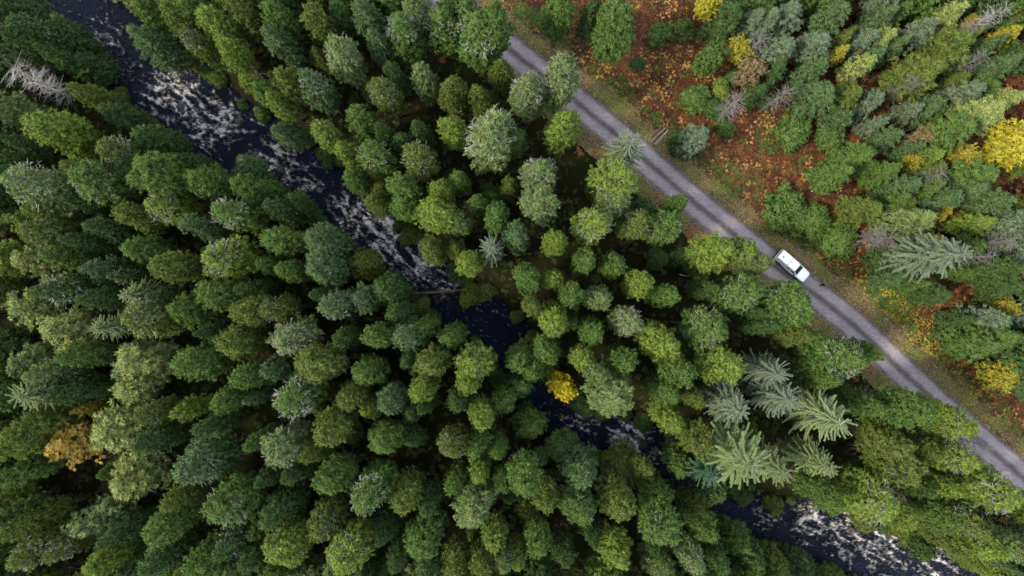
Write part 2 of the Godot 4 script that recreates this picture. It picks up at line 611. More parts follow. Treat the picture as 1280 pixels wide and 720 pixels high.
# feathered branches in whorls; returns [needles, branch wood]
func whorl_crown(R: float, top: float, low: float, levels: int, per: int, droop: float, fine: float, power: float, ragged: float, bushy := 1.0, shoot := 1.0) -> Array:
	var s := Soup.new()
	var w := Soup.new()
	var L := top - low
	for i in levels:
		var t := (i + 0.3) / levels
		var y0 := top - t * L
		var nb := per if i > 2 else per - 1
		var turn := rng.randf() * TAU
		for b in nb:
			var a := turn + TAU * b / nb + rng.randf_range(-0.22, 0.22)
			var len := (R * pow(t, power) + 0.25) * rng.randf_range(1.0 - ragged, 1.08)
			var out := Vector3(cos(a), 0, sin(a))
			var side := Vector3(-sin(a), 0, cos(a))
			var up0 := lerpf(0.75, 0.05, t) + rng.randf_range(-0.15, 0.15)
			y0 = top - t * L + rng.randf_range(-0.7, 0.7) * L / levels
			var pts := []
			var radii := []
			for q in 6:
				var u := q / 5.0
				pts.append(Vector3(0, y0, 0) + out * len * u + Vector3.UP * (len * (up0 * u - droop * u * u)) + side * len * 0.05 * sin(u * 4.0 + a))
				radii.append(lerpf(0.045, 0.010, u))
			w.tube(pts, radii, 3, Color.WHITE, false)
			var cc := tint(0.28)
			var steps := int(len / fine) + 3
			for q in steps:
				var u := (q + rng.randf()) / steps
				if u < 0.10: continue
				var seg := minf(u * 5.0, 4.999)
				var at: Vector3 = pts[int(seg)].lerp(pts[int(seg) + 1], seg - int(seg))
				var reach := (0.24 + 0.20 * len * (1.0 - u) * 0.5) * rng.randf_range(0.7, 1.2) * (0.8 + 0.2 * bushy) * shoot
				for sg in [-1.0, 1.0]:
					var dir: Vector3 = (side * sg + out * rng.randf_range(0.35, 0.9) + Vector3.UP * rng.randf_range(-0.45, 0.15)).normalized()
					var wid := 0.10 * bushy * rng.randf_range(0.7, 1.3)
					var col := cc * tint(0.36)
					col.a = 1.0
					var n2 := Vector3.UP + out * 0.25 + unit_rand() * 0.45
					var ww: Vector3 = dir.cross(n2).normalized() * wid
					s.tri_n(at - ww, at + ww, at + dir * reach, n2.normalized(), col)
					# short hanging and standing shoots give the spray thickness
					var d2: Vector3 = (Vector3.UP * rng.randf_range(-0.8, 0.6) + out * 0.5 + side * sg * rng.randf()).normalized()
					var c2: Vector3 = at + dir * reach * rng.randf_range(0.1, 0.7)
					var w2: Vector3 = d2.cross(unit_rand()).normalized() * wid * 0.7
					s.tri(c2 - w2, c2 + w2, c2 + d2 * reach * 0.55, col)
	return [s.mesh(), w.mesh()]

func trunk_mesh(h: float, r0: float, r1: float, bend: float) -> ArrayMesh:
	var s := Soup.new()
	var pts := []
	var rad := []
	var a := rng.randf() * TAU
	for i in 8:
		var t := i / 7.0
		pts.append(Vector3(cos(a) * bend * sin(t * PI), -0.5 + (h + 0.5) * t, sin(a) * bend * sin(t * PI)))
		rad.append(lerpf(r0, r1, pow(t, 0.8)) * (1.35 if i == 0 else 1.0))
	s.tube(pts, rad, 8, Color.WHITE)
	return s.mesh()

# bare twiggy branches around the trunk from y0 to y1
func bare_branches(y0: float, y1: float, count: int, length: float, thick: float, rise: float) -> ArrayMesh:
	var s := Soup.new()
	for i in count:
		var t := rng.randf()
		var y := lerpf(y0, y1, t)
		var a := rng.randf() * TAU
		var out := Vector3(cos(a), 0, sin(a))
		var l := length * rng.randf_range(0.5, 1.1)
		var d := (out + Vector3.UP * (rise + rng.randf_range(-0.2, 0.25))).normalized()
		var p0 := Vector3(0, y, 0)
		var p1 := p0 + d * l * 0.55 + unit_rand() * 0.12
		var p2 := p0 + (d + Vector3.DOWN * 0.18).normalized() * l + unit_rand() * 0.2
		s.tube([p0, p1, p2], [thick, thick * 0.75, thick * 0.35], 3, tint(0.15), false)
		for q in 4:
			var u := rng.randf_range(0.3, 0.95)
			var b := p0.lerp(p2, u).lerp(p1, 0.4 * (1.0 - absf(u - 0.5)))
			var e := b + (d + unit_rand() * 0.9).normalized() * l * rng.randf_range(0.16, 0.36)
			s.tube([b, e], [thick * 0.55, thick * 0.2], 3, tint(0.15), false)
	return s.mesh()

# pale lichened twigs that stand out of the crown's top
func lichen_twigs(R: float, top: float, count: int, slope: float) -> ArrayMesh:
	var s := Soup.new()
	for i in count:
		var a := rng.randf() * TAU
		var t := pow(rng.randf(), 0.7) * 0.85
		var out := Vector3(cos(a), 0, sin(a))
		var y := top - slope * pow(t, 1.15)
		var p0 := out * R * t * 0.9 + Vector3(0, y - 0.55, 0)
		var d := (out * (0.3 + t) + Vector3.UP * rng.randf_range(0.2, 1.1) + unit_rand() * 0.8).normalized()
		var l := rng.randf_range(0.3, 0.72)
		var p1 := p0 + d * l
		s.tube([p0, p1], [0.026, 0.014], 3, tint(0.35), false)
		for q in 3:
			var b := p0.lerp(p1, rng.randf_range(0.4, 1.0))
			s.tube([b, b + (d * 0.5 + unit_rand()).normalized() * l * rng.randf_range(0.25, 0.55)], [0.024, 0.012], 3, tint(0.35), false)
	return s.mesh()

func build_shapes() -> void:
	# linear base colours
	tones = {
		"d": [0.048, 0.090, 0.022], "g": [0.074, 0.128, 0.025], "o": [0.090, 0.121, 0.022], "y": [0.130, 0.186, 0.028],
		"b": [0.070, 0.120, 0.042], "p": [0.128, 0.175, 0.056], "v": [0.026, 0.085, 0.040], "s": [0.112, 0.152, 0.086],
		"Y": [0.52, 0.43, 0.020], "O": [0.46, 0.31, 0.058], "t": [0.20, 0.150, 0.075], "k": [0.28, 0.25, 0.030], "l": [0.20, 0.240, 0.070], "e": [0.26, 0.27, 0.24], "q": [0.34, 0.30, 0.026]}
	bark_mat = vmat(lin(0.075, 0.058, 0.045), 0.9)
	grey_bark = vmat(lin(0.17, 0.155, 0.145), 0.9)
	pale_bark = vmat(lin(0.29, 0.28, 0.26), 0.9)
	lichen_mat = vmat(lin(0.31, 0.305, 0.275), 0.9)
	# nominal sizes: pines R 2.7 h 18; spruces R 3 h 18; broadleaf R 2.5 h 9; bush R 1.6 h 2.6
	shapes["P"] = []
	for i in 9:
		shapes["P"].append({"crown": tuft_crown(2.8, 18.0, 18.0 - [11.0, 12.5, 11.5, 13.0, 12.0, 10.5, 12.5, 11.5, 13.0][i], 18, [11, 12, 10, 12, 11, 13, 11, 12, 10][i], [0.55, 0.4, 0.7, 0.3, 0.5, 0.75, 0.4, 0.45, 0.35][i], [0.29, 0.33, 0.28, 0.31, 0.35, 0.30, 0.33, 0.28, 0.31][i], [0.37, 0.34, 0.39, 0.36, 0.41, 0.34, 0.38, 0.36, 0.40][i], [0.25, 0.35, 0.3, 0.4, 0.3, 0.25, 0.35, 0.3, 0.4][i]),
			"trunk": trunk_mesh(17.0, 0.24, 0.05, 0.15), "bare": bare_branches(2.5, 8.0, 34, 1.9, 0.035, 0.1), "twigs": lichen_twigs(2.6, 17.8, 120, 4.2)})
	shapes["F"] = []      # fir: sharper, longer crown
	for i in 6:
		shapes["F"].append({"crown": tuft_crown(2.8, 18.0, [4.5, 5.0, 4.0, 5.5, 4.5, 5.0][i], 20, [11, 10, 12, 11, 10, 12][i], [0.10, 0.3, 0.05, 0.35, 0.15, 0.3][i], 0.30, [0.36, 0.39, 0.34, 0.37, 0.40, 0.36][i], [0.3, 0.4, 0.35, 0.3, 0.4, 0.35][i]),
			"trunk": trunk_mesh(17.6, 0.24, 0.03, 0.12), "bare": bare_branches(1.5, 6.5, 34, 1.8, 0.033, 0.0), "twigs": lichen_twigs(2.5, 17.6, 100, 6.5)})
	shapes["C"] = []      # plantation conifer: pointed, bushy
	for i in 6:
		shapes["C"].append({"crown": tuft_crown(2.6, 16.0, 1.8, 18, [9, 8, 9, 8, 9, 8][i], [0.0, 0.1, 0.05, 0.2, 0.0, 0.15][i], 0.30, [0.44, 0.48, 0.40, 0.46, 0.44, 0.48][i], [0.5, 0.6, 0.55, 0.6, 0.5, 0.65][i], 1.7),
			"trunk": trunk_mesh(15.7, 0.20, 0.02, 0.08), "bare": bare_branches(1.0, 4.0, 26, 1.4, 0.028, 0.0)})
	shapes["S"] = []
	for i in 4:
		var w := whorl_crown(3.2, 18.0, 8.5, 15, 10, [0.30, 0.42, 0.25, 0.36][i], 0.036, [0.40, 0.48, 0.36, 0.44][i], 0.55, 0.36, 0.66)
		shapes["S"].append({"crown": w[0], "branches": w[1], "inner": tuft_crown(2.2, 16.8, 5.0, 15, 9, 0.3, 0.28, 0.36, 0.5, 1.3), "trunk": trunk_mesh(17.9, 0.24, 0.02, 0.05), "bare": bare_branches(2.0, 6.0, 24, 1.6, 0.03, -0.1)})
	shapes["L"] = []
	for i in 3:
		shapes["L"].append({"crown": tuft_crown(3.1, 18.0, 5.0, 17, [9, 8, 10][i], [0.35, 0.5, 0.25][i], 0.30, [0.48, 0.44, 0.50][i], [0.75, 0.65, 0.8][i], 1.9),
			"trunk": trunk_mesh(17.9, 0.22, 0.02, 0.1), "bare": bare_branches(3.0, 12.0, 46, 2.6, 0.032, 0.3)})
	shapes["B"] = []
	for i in 4:
		shapes["B"].append({"crown": tuft_crown(2.5, 9.0, 3.4, 14, 10, 1.0, 0.34, [0.42, 0.46, 0.40, 0.44][i], 0.5),
			"trunk": trunk_mesh(8.0, 0.14, 0.03, 0.25), "bare": bare_branches(2.5, 8.2, 34, 2.4, 0.035, 0.9)})
	shapes["U"] = []
	for i in 4:
		shapes["U"].append({"crown": clump_crown(1.6, 2.7, 0.2, 80, 44, 0.44, 0.36, "round"), "trunk": trunk_mesh(2.2, 0.07, 0.02, 0.1)})
	shapes["D"] = []
	for i in 3:
		shapes["D"].append({"trunk": trunk_mesh(15.0, 0.16, 0.02, 0.2), "bare": bare_branches(4.0, 14.8, 120, 1.9, 0.028, 0.5)})

# every tree head marked on the photograph: [x, y, radius, kind + tone (+ w: pale lichened twigs)], three units to a photograph pixel, per 320 x 240 tile
var tiles := {
	Vector2i(0, 0): [[60, 30, 70, "Pd"], [200, 55, 62, "Pd"], [100, 105, 75, "Pdw"], [265, 165, 65, "Pd"], [330, 235, 60, "Pd"], [175, 190, 60, "Pd"], [40, 250, 70, "De"], [120, 300, 60, "De"], [150, 470, 85, "Py"], [30, 520, 55, "Pd"], [270, 625, 62, "Po"], [90, 685, 100, "Ppw"], [330, 675, 85, "Pgw"], [560, 645, 85, "Pg"], [745, 670, 68, "Pg"], [900, 690, 68, "Pg"], [290, 335, 55, "Po"], [420, 420, 60, "Pd"], [555, 520, 75, "Pd"], [670, 600, 50, "Pd"], [410, 560, 70, "Pow"], [535, 135, 76, "Pb"], [640, 45, 60, "Po"], [785, 65, 68, "Py"], [850, 170, 55, "Py"], [540, 25, 55, "Pg"], [700, 5, 60, "Pg"], [885, 20, 55, "Po"], [700, 130, 48, "Pow"], [920, 300, 45, "Py"], [900, 590, 64, "Pb"], [40, 130, 60, "Pd"], [20, 640, 60, "Pd"], [470, 590, 55, "Pdw"]],
	Vector2i(320, 0): [[60, 40, 62, "Pg"], [210, 50, 58, "Po"], [300, 30, 55, "Pd"], [400, 45, 68, "Pb"], [440, 135, 55, "Pb"], [60, 135, 62, "Pb"], [220, 185, 28, "Po"], [310, 185, 78, "Ppw"], [190, 290, 66, "Pbw"], [100, 285, 60, "Po"], [60, 360, 50, "Py"], [465, 330, 62, "Pow"], [615, 265, 58, "Pp"], [540, 85, 72, "Pgw"], [590, 20, 60, "Ppw"], [700, 70, 80, "Pgw"], [835, 110, 100, "Pgw"], [920, 245, 48, "Po"], [790, 25, 72, "Pgw"], [735, -15, 66, "Pg"], [895, 62, 64, "Pgw"], [735, 320, 62, "Po"], [735, 475, 58, "Py"], [880, 500, 112, "Ppw"], [600, 470, 50, "Pd"], [375, 430, 62, "Pg"], [460, 480, 50, "Pd"], [430, 570, 68, "Pgw"], [320, 560, 50, "Py"], [240, 480, 52, "Pyw"], [600, 585, 72, "Pow"], [540, 695, 62, "Pg"], [680, 705, 55, "Py"], [755, 670, 48, "Pg"], [510, 255, 42, "Pd"], [60, 480, 52, "Pb"], [15, 330, 50, "Pg"], [20, 700, 50, "Pg"], [830, 345, 50, "Po"], [350, 660, 50, "Pg"]],
	Vector2i(640, 0): [[60, 320, 78, "Ppw"], [190, 250, 84, "Ppw"], [200, 460, 70, "Py"], [100, 640, 76, "Ppw"], [400, 660, 92, "Pyw"], [455, 525, 80, "Ssw"], [10, 510, 52, "Pg"], [180, 20, 70, "Pg"], [310, 15, 50, "Pd"], [395, 60, 88, "Pg"], [550, 135, 40, "Ug"], [635, 115, 40, "Uo"], [750, 215, 54, "Bg"], [850, 180, 44, "Bk"], [905, 260, 48, "Bt"], [780, 335, 36, "Uy"], [685, 370, 52, "Ug"], [715, 500, 56, "Cs"], [645, 545, 55, "Ud"], [760, 410, 42, "Ud"], [855, 370, 50, "Dt"], [930, 375, 32, "Ug"], [740, 15, 44, "Bq"], [830, 40, 65, "Cd"], [930, 50, 52, "Cs"], [940, 140, 40, "Dt"], [800, 480, 32, "Ug"], [470, 240, 26, "Ud"], [830, 290, 32, "Ub"], [940, 330, 40, "Cd"]],
	Vector2i(960, 0): [[20, 50, 58, "Cs"], [100, 30, 58, "Cs"], [275, 30, 66, "Cb"], [75, 165, 62, "Cs"], [205, 145, 62, "Cs"], [200, 240, 55, "Cb"], [50, 240, 50, "Cd"], [290, 180, 32, "Ck"], [320, 110, 32, "Cg"], [390, 130, 48, "Cs"], [460, 125, 44, "Cl"], [385, 225, 50, "Cl"], [460, 40, 58, "Cb"], [610, 90, 50, "Cs"], [510, 150, 46, "Cb"], [735, 150, 80, "Co"], [620, 250, 85, "Co"], [795, 115, 30, "Cp"], [720, 30, 60, "Cl"], [850, 50, 45, "De"], [900, 30, 40, "De"], [930, 110, 42, "Ck"], [770, 80, 26, "Bk"], [830, 200, 40, "Dt"], [880, 140, 42, "Cb"], [930, 220, 58, "Cb"], [790, 330, 56, "Cs"], [640, 385, 50, "Cb"], [565, 400, 38, "Cs"], [330, 345, 55, "Co"], [220, 345, 68, "Cb"], [415, 365, 46, "Cs"], [435, 450, 36, "Cs"], [300, 430, 42, "Cb"], [485, 500, 44, "Cb"], [80, 340, 40, "Dt"], [90, 500, 62, "Ug"], [235, 515, 54, "Ug"], [370, 575, 72, "Cg"], [290, 640, 62, "Cg"], [475, 630, 56, "Cg"], [590, 510, 44, "Bt"], [740, 470, 80, "Cg"], [860, 400, 85, "Cl"], [940, 360, 55, "Cl"], [930, 545, 80, "Bq"], [745, 585, 46, "Bk"], [640, 575, 46, "Cy"], [550, 600, 30, "Bk"], [830, 650, 75, "Cg"], [545, 690, 56, "Cb"], [640, 690, 50, "Cg"], [800, 700, 66, "Cb"], [560, 300, 45, "Dt"], [520, 20, 45, "Cg"], [660, 650, 40, "Dt"]],
	Vector2i(0, 240): [[25, 95, 60, "Ly"], [120, 65, 52, "Py"], [270, 30, 48, "Pd"], [360, 130, 58, "Pd"], [470, 80, 68, "Po"], [590, 50, 72, "Pyw"], [720, 120, 60, "Pb"], [840, 72, 76, "Pgw"], [935, 25, 42, "Pg"], [55, 250, 80, "Ll"], [195, 235, 58, "Pg"], [180, 370, 80, "Pdw"], [500, 210, 68, "Pg"], [340, 290, 58, "Pb"], [440, 315, 52, "Pdw"], [610, 280, 68, "Po"], [810, 245, 84, "Pyw"], [785, 380, 76, "Pg"], [900, 365, 52, "Pd"], [920, 445, 66, "Po"], [670, 440, 66, "Pg"], [520, 470, 88, "Pow"], [465, 385, 75, "Sp"], [40, 440, 85, "Ll"], [170, 525, 95, "Ll"], [350, 510, 62, "Sp"], [755, 530, 50, "Pd"], [860, 565, 76, "Po"], [700, 645, 82, "Pg"], [455, 640, 100, "Ll"], [40, 650, 80, "Lp"], [130, 690, 62, "Pp"], [245, 620, 60, "Pg"], [905, 700, 60, "Pg"], [130, 150, 68, "Pow"], [260, 180, 50, "Pd"], [580, 390, 50, "Pd"], [330, 400, 55, "Pd"]],
	Vector2i(320, 240): [[60, 60, 68, "Pd"], [130, 20, 52, "Pd"], [70, 175, 70, "Pg"], [230, 180, 78, "Pbw"], [100, 290, 52, "Pg"], [230, 285, 72, "Pb"], [400, 265, 66, "Po"], [20, 270, 42, "Pg"], [280, 425, 76, "Pbw"], [390, 400, 60, "Pb"], [480, 370, 70, "Pd"], [215, 385, 42, "Pd"], [440, 545, 56, "Pg"], [550, 545, 80, "Pb"], [620, 510, 50, "Pg"], [720, 550, 54, "Pg"], [40, 440, 58, "Pow"], [115, 550, 82, "Ppw"], [225, 650, 82, "Po"], [50, 670, 58, "Pb"], [400, 685, 66, "Pg"], [640, 645, 72, "Po"], [812, 650, 78, "Pyw"], [520, 460, 52, "Pd"], [440, 30, 50, "Po"], [550, 40, 62, "Pg"], [675, 80, 74, "Py"], [755, 105, 48, "Pgw"], [650, 210, 58, "Po"], [900, 85, 58, "Pg"], [880, 205, 66, "Ss"], [790, 260, 58, "Py"], [850, 380, 28, "Uy"], [780, 415, 26, "Uy"], [820, 30, 42, "Pg"], [560, 640, 45, "Pd"], [310, 560, 45, "Pd"]],
	Vector2i(640, 240): [[105, 30, 72, "Ppw"], [320, 115, 78, "Pyw"], [165, 180, 54, "Py"], [15, 160, 58, "Pb"], [390, 20, 66, "Ppw"], [480, 115, 68, "Pow"], [590, 125, 66, "Pgw"], [640, 35, 42, "Pg"], [285, 260, 54, "Pg"], [390, 270, 50, "Pg"], [60, 320, 54, "Pg"], [155, 320, 44, "Py"], [490, 345, 54, "Py"], [600, 390, 56, "Pg"], [230, 385, 50, "Pg"], [335, 400, 55, "Pp"], [80, 430, 46, "Po"], [160, 490, 64, "Py"], [310, 530, 60, "Pg"], [450, 490, 64, "Ppw"], [580, 575, 78, "Py"], [745, 515, 84, "Pgw"], [430, 640, 60, "Pg"], [130, 600, 58, "Pg"], [270, 630, 50, "Py"], [70, 675, 50, "Pg"], [15, 650, 58, "Pg"], [50, 735, 50, "Pd"], [184, 730, 50, "BY"], [330, 690, 50, "Pp"], [820, 660, 86, "Py"], [640, 680, 66, "Pg"], [790, 225, 80, "Py"], [880, 215, 60, "Pyw"], [945, 265, 44, "Ppw"], [880, 380, 82, "Pgw"], [640, 250, 42, "Ud"], [925, 450, 50, "Pd"], [760, 360, 50, "Pd"], [540, 250, 40, "Ud"], [700, 300, 36, "Uo"]],
	Vector2i(960, 240): [[90, 425, 92, "Pgw"], [300, 620, 90, "Pgw"], [400, 610, 50, "Pg"], [50, 690, 84, "Ss"], [130, 540, 56, "Po"], [240, 700, 60, "Pg"], [20, 500, 60, "Pd"], [55, 60, 72, "Ug"], [150, 115, 68, "Ug"], [258, 180, 66, "Ug"], [400, 60, 62, "Co"], [590, 90, 86, "Cp"], [465, 170, 56, "Dt"], [730, 230, 120, "Ss"], [850, 240, 40, "Dt"], [490, 248, 52, "Cd"], [495, 318, 42, "Cb"], [610, 190, 38, "Bk"], [830, 110, 58, "Cy"], [900, 30, 58, "Cb"], [700, 20, 58, "Cb"], [660, 70, 34, "Bk"], [585, 345, 42, "Cg"], [835, 575, 70, "Cg"], [910, 545, 74, "Cg"], [900, 430, 34, "Bk"], [880, 690, 54, "Bk"], [880, 480, 62, "Cs"], [935, 350, 58, "Cd"], [665, 385, 48, "Cd"], [510, 20, 50, "Cg"], [930, 180, 45, "Dt"], [950, 300, 36, "Bt"], [760, 480, 40, "Cd"]],
	Vector2i(0, 480): [[60, 50, 88, "Sp"], [215, 45, 55, "Pd"], [185, 240, 84, "LO"], [270, 105, 34, "Lk"], [60, 190, 76, "Po"], [370, 200, 108, "Ll"], [450, 30, 80, "Ll"], [540, 225, 60, "Pd"], [430, 390, 100, "Ll"], [720, 320, 92, "Pbw"], [670, 110, 50, "Py"], [830, 70, 60, "Pg"], [930, 60, 42, "Pb"], [935, 230, 42, "Pg"], [640, 445, 60, "Po"], [840, 470, 90, "Pgw"], [600, 550, 80, "Pg"], [280, 560, 98, "Lp"], [400, 590, 58, "Pd"], [50, 380, 66, "By"], [60, 465, 58, "By"], [40, 560, 60, "Po"], [90, 645, 78, "Pow"], [360, 690, 58, "Py"], [580, 680, 76, "Pdw"], [750, 690, 76, "Pg"], [840, 620, 78, "Pdw"], [950, 560, 42, "Pg"], [200, 640, 55, "Pow"], [760, 170, 55, "Pd"], [930, 660, 60, "Pd"], [540, 120, 45, "Pow"]],
	Vector2i(320, 480): [[130, 60, 92, "Pgw"], [340, 60, 58, "Po"], [490, 75, 62, "Pbw"], [410, 100, 46, "Py"], [610, 28, 62, "Py"], [790, 5, 52, "Py"], [750, 80, 48, "Pd"], [620, 100, 42, "Pd"], [840, 135, 58, "Py"], [930, 70, 50, "Pg"], [265, 180, 80, "Po"], [80, 250, 84, "Ppw"], [190, 270, 50, "Po"], [470, 220, 72, "Pg"], [730, 245, 58, "Pow"], [820, 250, 56, "Pg"], [830, 345, 54, "Py"], [270, 370, 72, "Pg"], [410, 430, 86, "Pgw"], [550, 440, 72, "Po"], [740, 390, 46, "Pg"], [810, 490, 84, "Pp"], [890, 595, 54, "Py"], [930, 380, 42, "Pg"], [905, 265, 40, "Pg"], [640, 470, 52, "Pd"], [620, 600, 80, "Pg"], [100, 620, 78, "Pyw"], [240, 540, 68, "Pow"], [330, 650, 86, "Pyw"], [60, 500, 76, "Pd"], [20, 370, 52, "Pd"], [120, 345, 58, "Pd"], [470, 580, 58, "Pd"], [740, 680, 58, "Po"], [840, 680, 58, "Po"], [930, 690, 42, "Pp"], [640, 705, 58, "Pdw"], [520, 680, 50, "Pd"]],
	Vector2i(640, 480): [[380, 50, 90, "Pp"], [70, 160, 64, "Pg"], [185, 240, 64, "Pg"], [45, 370, 76, "Pg"], [262, 345, 76, "Pb"], [130, 450, 60, "Po"], [255, 480, 68, "Pgw"], [420, 310, 78, "Po"], [520, 330, 50, "Po"], [410, 460, 76, "Po"], [555, 430, 64, "Pg"], [570, 550, 76, "Pgw"], [765, 350, 88, "Sv"], [735, 560, 66, "Pg"], [860, 600, 60, "Pg"], [100, 610, 60, "Pg"], [20, 680, 42, "Pyw"], [200, 660, 50, "Pd"], [400, 650, 72, "Py"], [560, 655, 42, "Pd"], [690, 680, 58, "Ppw"], [790, 680, 50, "Pd"], [900, 660, 66, "Pd"], [600, 45, 58, "Pg"], [610, 150, 62, "Py"], [720, 225, 66, "Po"], [860, 105, 100, "Ss"], [905, 305, 140, "Sp"], [645, 275, 50, "Ud"], [640, 335, 50, "Pg"], [785, 430, 58, "Pd"], [700, 470, 50, "Po"], [700, 65, 50, "Po"], [310, 600, 45, "Pd"]],
	Vector2i(960, 480): [[90, 70, 95, "Ss"], [270, 150, 112, "Spw"], [400, 95, 60, "Pg"], [560, 110, 74, "Pg"], [735, 160, 68, "Pyw"], [650, 110, 55, "Py"], [480, 240, 76, "Po"], [520, 325, 74, "Pow"], [735, 285, 74, "Pyw"], [620, 260, 50, "Po"], [690, 400, 58, "Py"], [240, 320, 86, "Sp"], [60, 340, 84, "Sp"], [420, 455, 92, "Pyw"], [510, 510, 55, "Py"], [250, 445, 60, "Pg"], [870, 420, 100, "Pyw"], [680, 510, 62, "Pg"], [770, 540, 72, "Pow"], [830, 615, 84, "Py"], [930, 620, 60, "Pp"], [720, 600, 60, "Po"], [825, 235, 52, "Db"], [30, 690, 58, "Po"], [130, 690, 56, "Pd"], [930, 700, 42, "Pb"], [600, 640, 40, "Ud"], [590, 400, 50, "Pd"]]}

var placed := []      # [x, z, crown radius]
var tone_word := {"d": "dark green", "g": "mid green", "o": "olive", "y": "yellow-green", "b": "blue-green", "p": "pale-green", "v": "deep emerald", "s": "silvery-green", "Y": "golden yellow", "O": "orange", "t": "tan brown", "k": "gold-olive", "l": "pale lime", "e": "silver-grey", "q": "greenish-gold"}
var kind_name := {"P": "pine_tree", "F": "fir_tree", "C": "plantation_conifer", "S": "spruce_tree", "L": "larch_tree", "B": "broadleaf_tree", "U": "bush", "D": "bare_tree"}
var kind_word := {"P": "pine", "F": "fir", "C": "pointed young conifer", "S": "star-branched spruce", "L": "feathery larch", "B": "round broadleaf tree", "U": "low rounded bush", "D": "leafless twiggy tree"}
var nominal := {"P": [2.55, 18.0], "F": [2.55, 18.0], "C": [2.15, 16.0], "S": [3.0, 18.0], "L": [3.0, 18.0], "B": [2.5, 9.0], "U": [1.6, 2.7], "D": [1.8, 15.0]}
var landmarks := [[Vector2(544, 364), "log footbridge"], [Vector2(993, 335), "white vehicle"], [Vector2(821, 163), "stacked poles"], [Vector2(701, 484), "yellow riverside tree"], [Vector2(60, 560), "orange larch"], [Vector2(943, 582), "tallest star-branched spruce"], [Vector2(1268, 180), "golden broadleaf"], [Vector2(1200, 317), "largest silvery spruce"], [Vector2(475, 105), "yellow-topped pine"], [Vector2(20, 90), "grey bare trees"], [Vector2(240, 140), "widest rapids"], [Vector2(360, 212), "mid-river rapids"], [Vector2(470, 285), "churning narrows"], [Vector2(1070, 668), "lower rapids"], [Vector2(1200, 70), "big olive plantation conifer"], [Vector2(1245, 15), "bleached bare tree"], [Vector2(870, 345), "fallen crooked branch"]]

func place_words(base: Vector3, size_word: bool, h: float) -> String:
	var p := Vector2(base.x, base.z)
	var rv := near_line(p, river_w)
	var rd := near_line(p, road_w)
	var out := ""
	var gap := rv.x - half_width(rv.z)
	if rd.y > 0.0:
		if Geometry2D.is_point_in_polygon(p, clearing_poly): out = "among the rust-coloured bracken across the road"
		elif rd.x < 30.0: out = "in the plantation edge behind the bracken"
		else: out = "deep in the plantation past the bracken"
	elif rv.y > 0.0:
		if gap < 6.0: out = "on the riverbank on the road's side"
		elif rd.x < 8.0: out = "beside the gravel road on its river side"
		else: out = "in the stand between river and road"
	else:
		if gap < 6.0: out = "at the water's edge across from the road"
		elif gap < 24.0: out = "in the riverside stand across from the road"
		else: out = "deep in the stand across the river"
	var brief := "across the road" if rd.y > 0.0 else ("on the road's bank" if rv.y > 0.0 else "across the river")
	for l in landmarks:
		var w := to_world(l[0].x, l[0].y, 0.0)
		if Vector2(w.x, w.z).distance_to(p) < 9.0:
			return "near the %s %s" % [l[1], brief]
	return out

func in_water(p: Vector2, margin: float) -> bool:
	var rv := near_line(p, river_w)
	return rv.x < half_width(rv.z) + margin

func add_tree(px: float, py: float, rpx: float, kind: String, tone: String, lichen: bool) -> void:
	var nom: Array = nominal[kind]
	var h0 := 0.0
	var r := rpx / FOCAL * 85.0
	match kind:
		"P", "F": h0 = clampf(12.5 + r * 2.1, 13.0, 22.0) + rng.randf_range(-1.2, 1.2)
		"C": h0 = clampf(5.0 + r * 2.5, 6.0, 14.0)
		"S": h0 = clampf(10.0 + r * 2.4, 12.0, 22.0)
		"L": h0 = clampf(9.5 + r * 1.2, 11.0, 16.0)
		"B": h0 = clampf(4.0 + r * 2.1, 5.0, 11.5)
		"U": h0 = clampf(r * 1.5, 1.4, 4.5)
		"D": h0 = clampf(9.0 + r, 9.0, 15.0)
	var head := Vector3.ZERO
	var h := h0
	var base := Vector3.ZERO
	var rw := r
	var found := false
	for attempt in 13:
		h = h0 * [1.0, 0.88, 0.76, 1.12, 0.64, 1.24, 0.56, 0.48, 0.40, 1.0, 0.8, 0.6, 0.45][attempt]
		var g := 0.0
		for it in 3:
			var drop := 0.0
			if kind == "B" or kind == "U":
				drop = rw * 0.8
			elif kind == "P": drop = rw * 0.95
			elif kind == "F": drop = rw * 1.15
			elif kind == "C": drop = h * 0.12
			head = to_world(px, py, g + h - drop)
			rw = rpx / FOCAL * (CAM_H - (g + h - drop))
			g = ground_y(head.x, head.z)
		base = Vector3(head.x, g, head.z)
		var p := Vector2(base.x, base.z)
		var rd := near_line(p, road_w)
		if not in_water(p, 0.3 if attempt < 9 else -0.7) and not (rd.x < 2.85):
			found = true
			break
	var lean := Vector3.ZERO
	if not found:
		# a riverside tree rooted on the bank that leans out over the water
		h = h0 * 0.62
		head = to_world(px, py, h)
		var q := Vector2(head.x, head.z)
		var rv := near_line(q, river_w)
		var k := clampi(int(rv.z), 0, river_w.size() - 2)
		var mid := river_w[k].lerp(river_w[k + 1], rv.z - k)
		var dirn := (q - mid).normalized()
		var foot := mid + dirn * (half_width(rv.z) + 0.4)
		base = Vector3(foot.x, ground_y(foot.x, foot.y), foot.y)
		lean = head - base
		h = lean.length()
		if rad_to_deg(lean.angle_to(Vector3.UP)) > 32.0 or near_line(foot, road_w).x < 3.1:
			print("no room ", px, " ", py)
			return
	var words := place_words(base, true, h)
	var lab := "%s %s%s%s %s" % [tone_word[tone], ("broad " if rw > 2.55 else ("bushy " if rw > 1.95 else "small ")) if kind == "P" or kind == "F" else "", kind_word[kind], " with lichened twigs" if lichen and (kind == "P" or kind == "F") else "", words]
	var t := make_tree(kind, tone, lichen, base, rw, h, lab, words)
	if lean != Vector3.ZERO:
		var up := lean.normalized()
		t.basis = Basis(Quaternion(Vector3.UP, up)) * t.basis

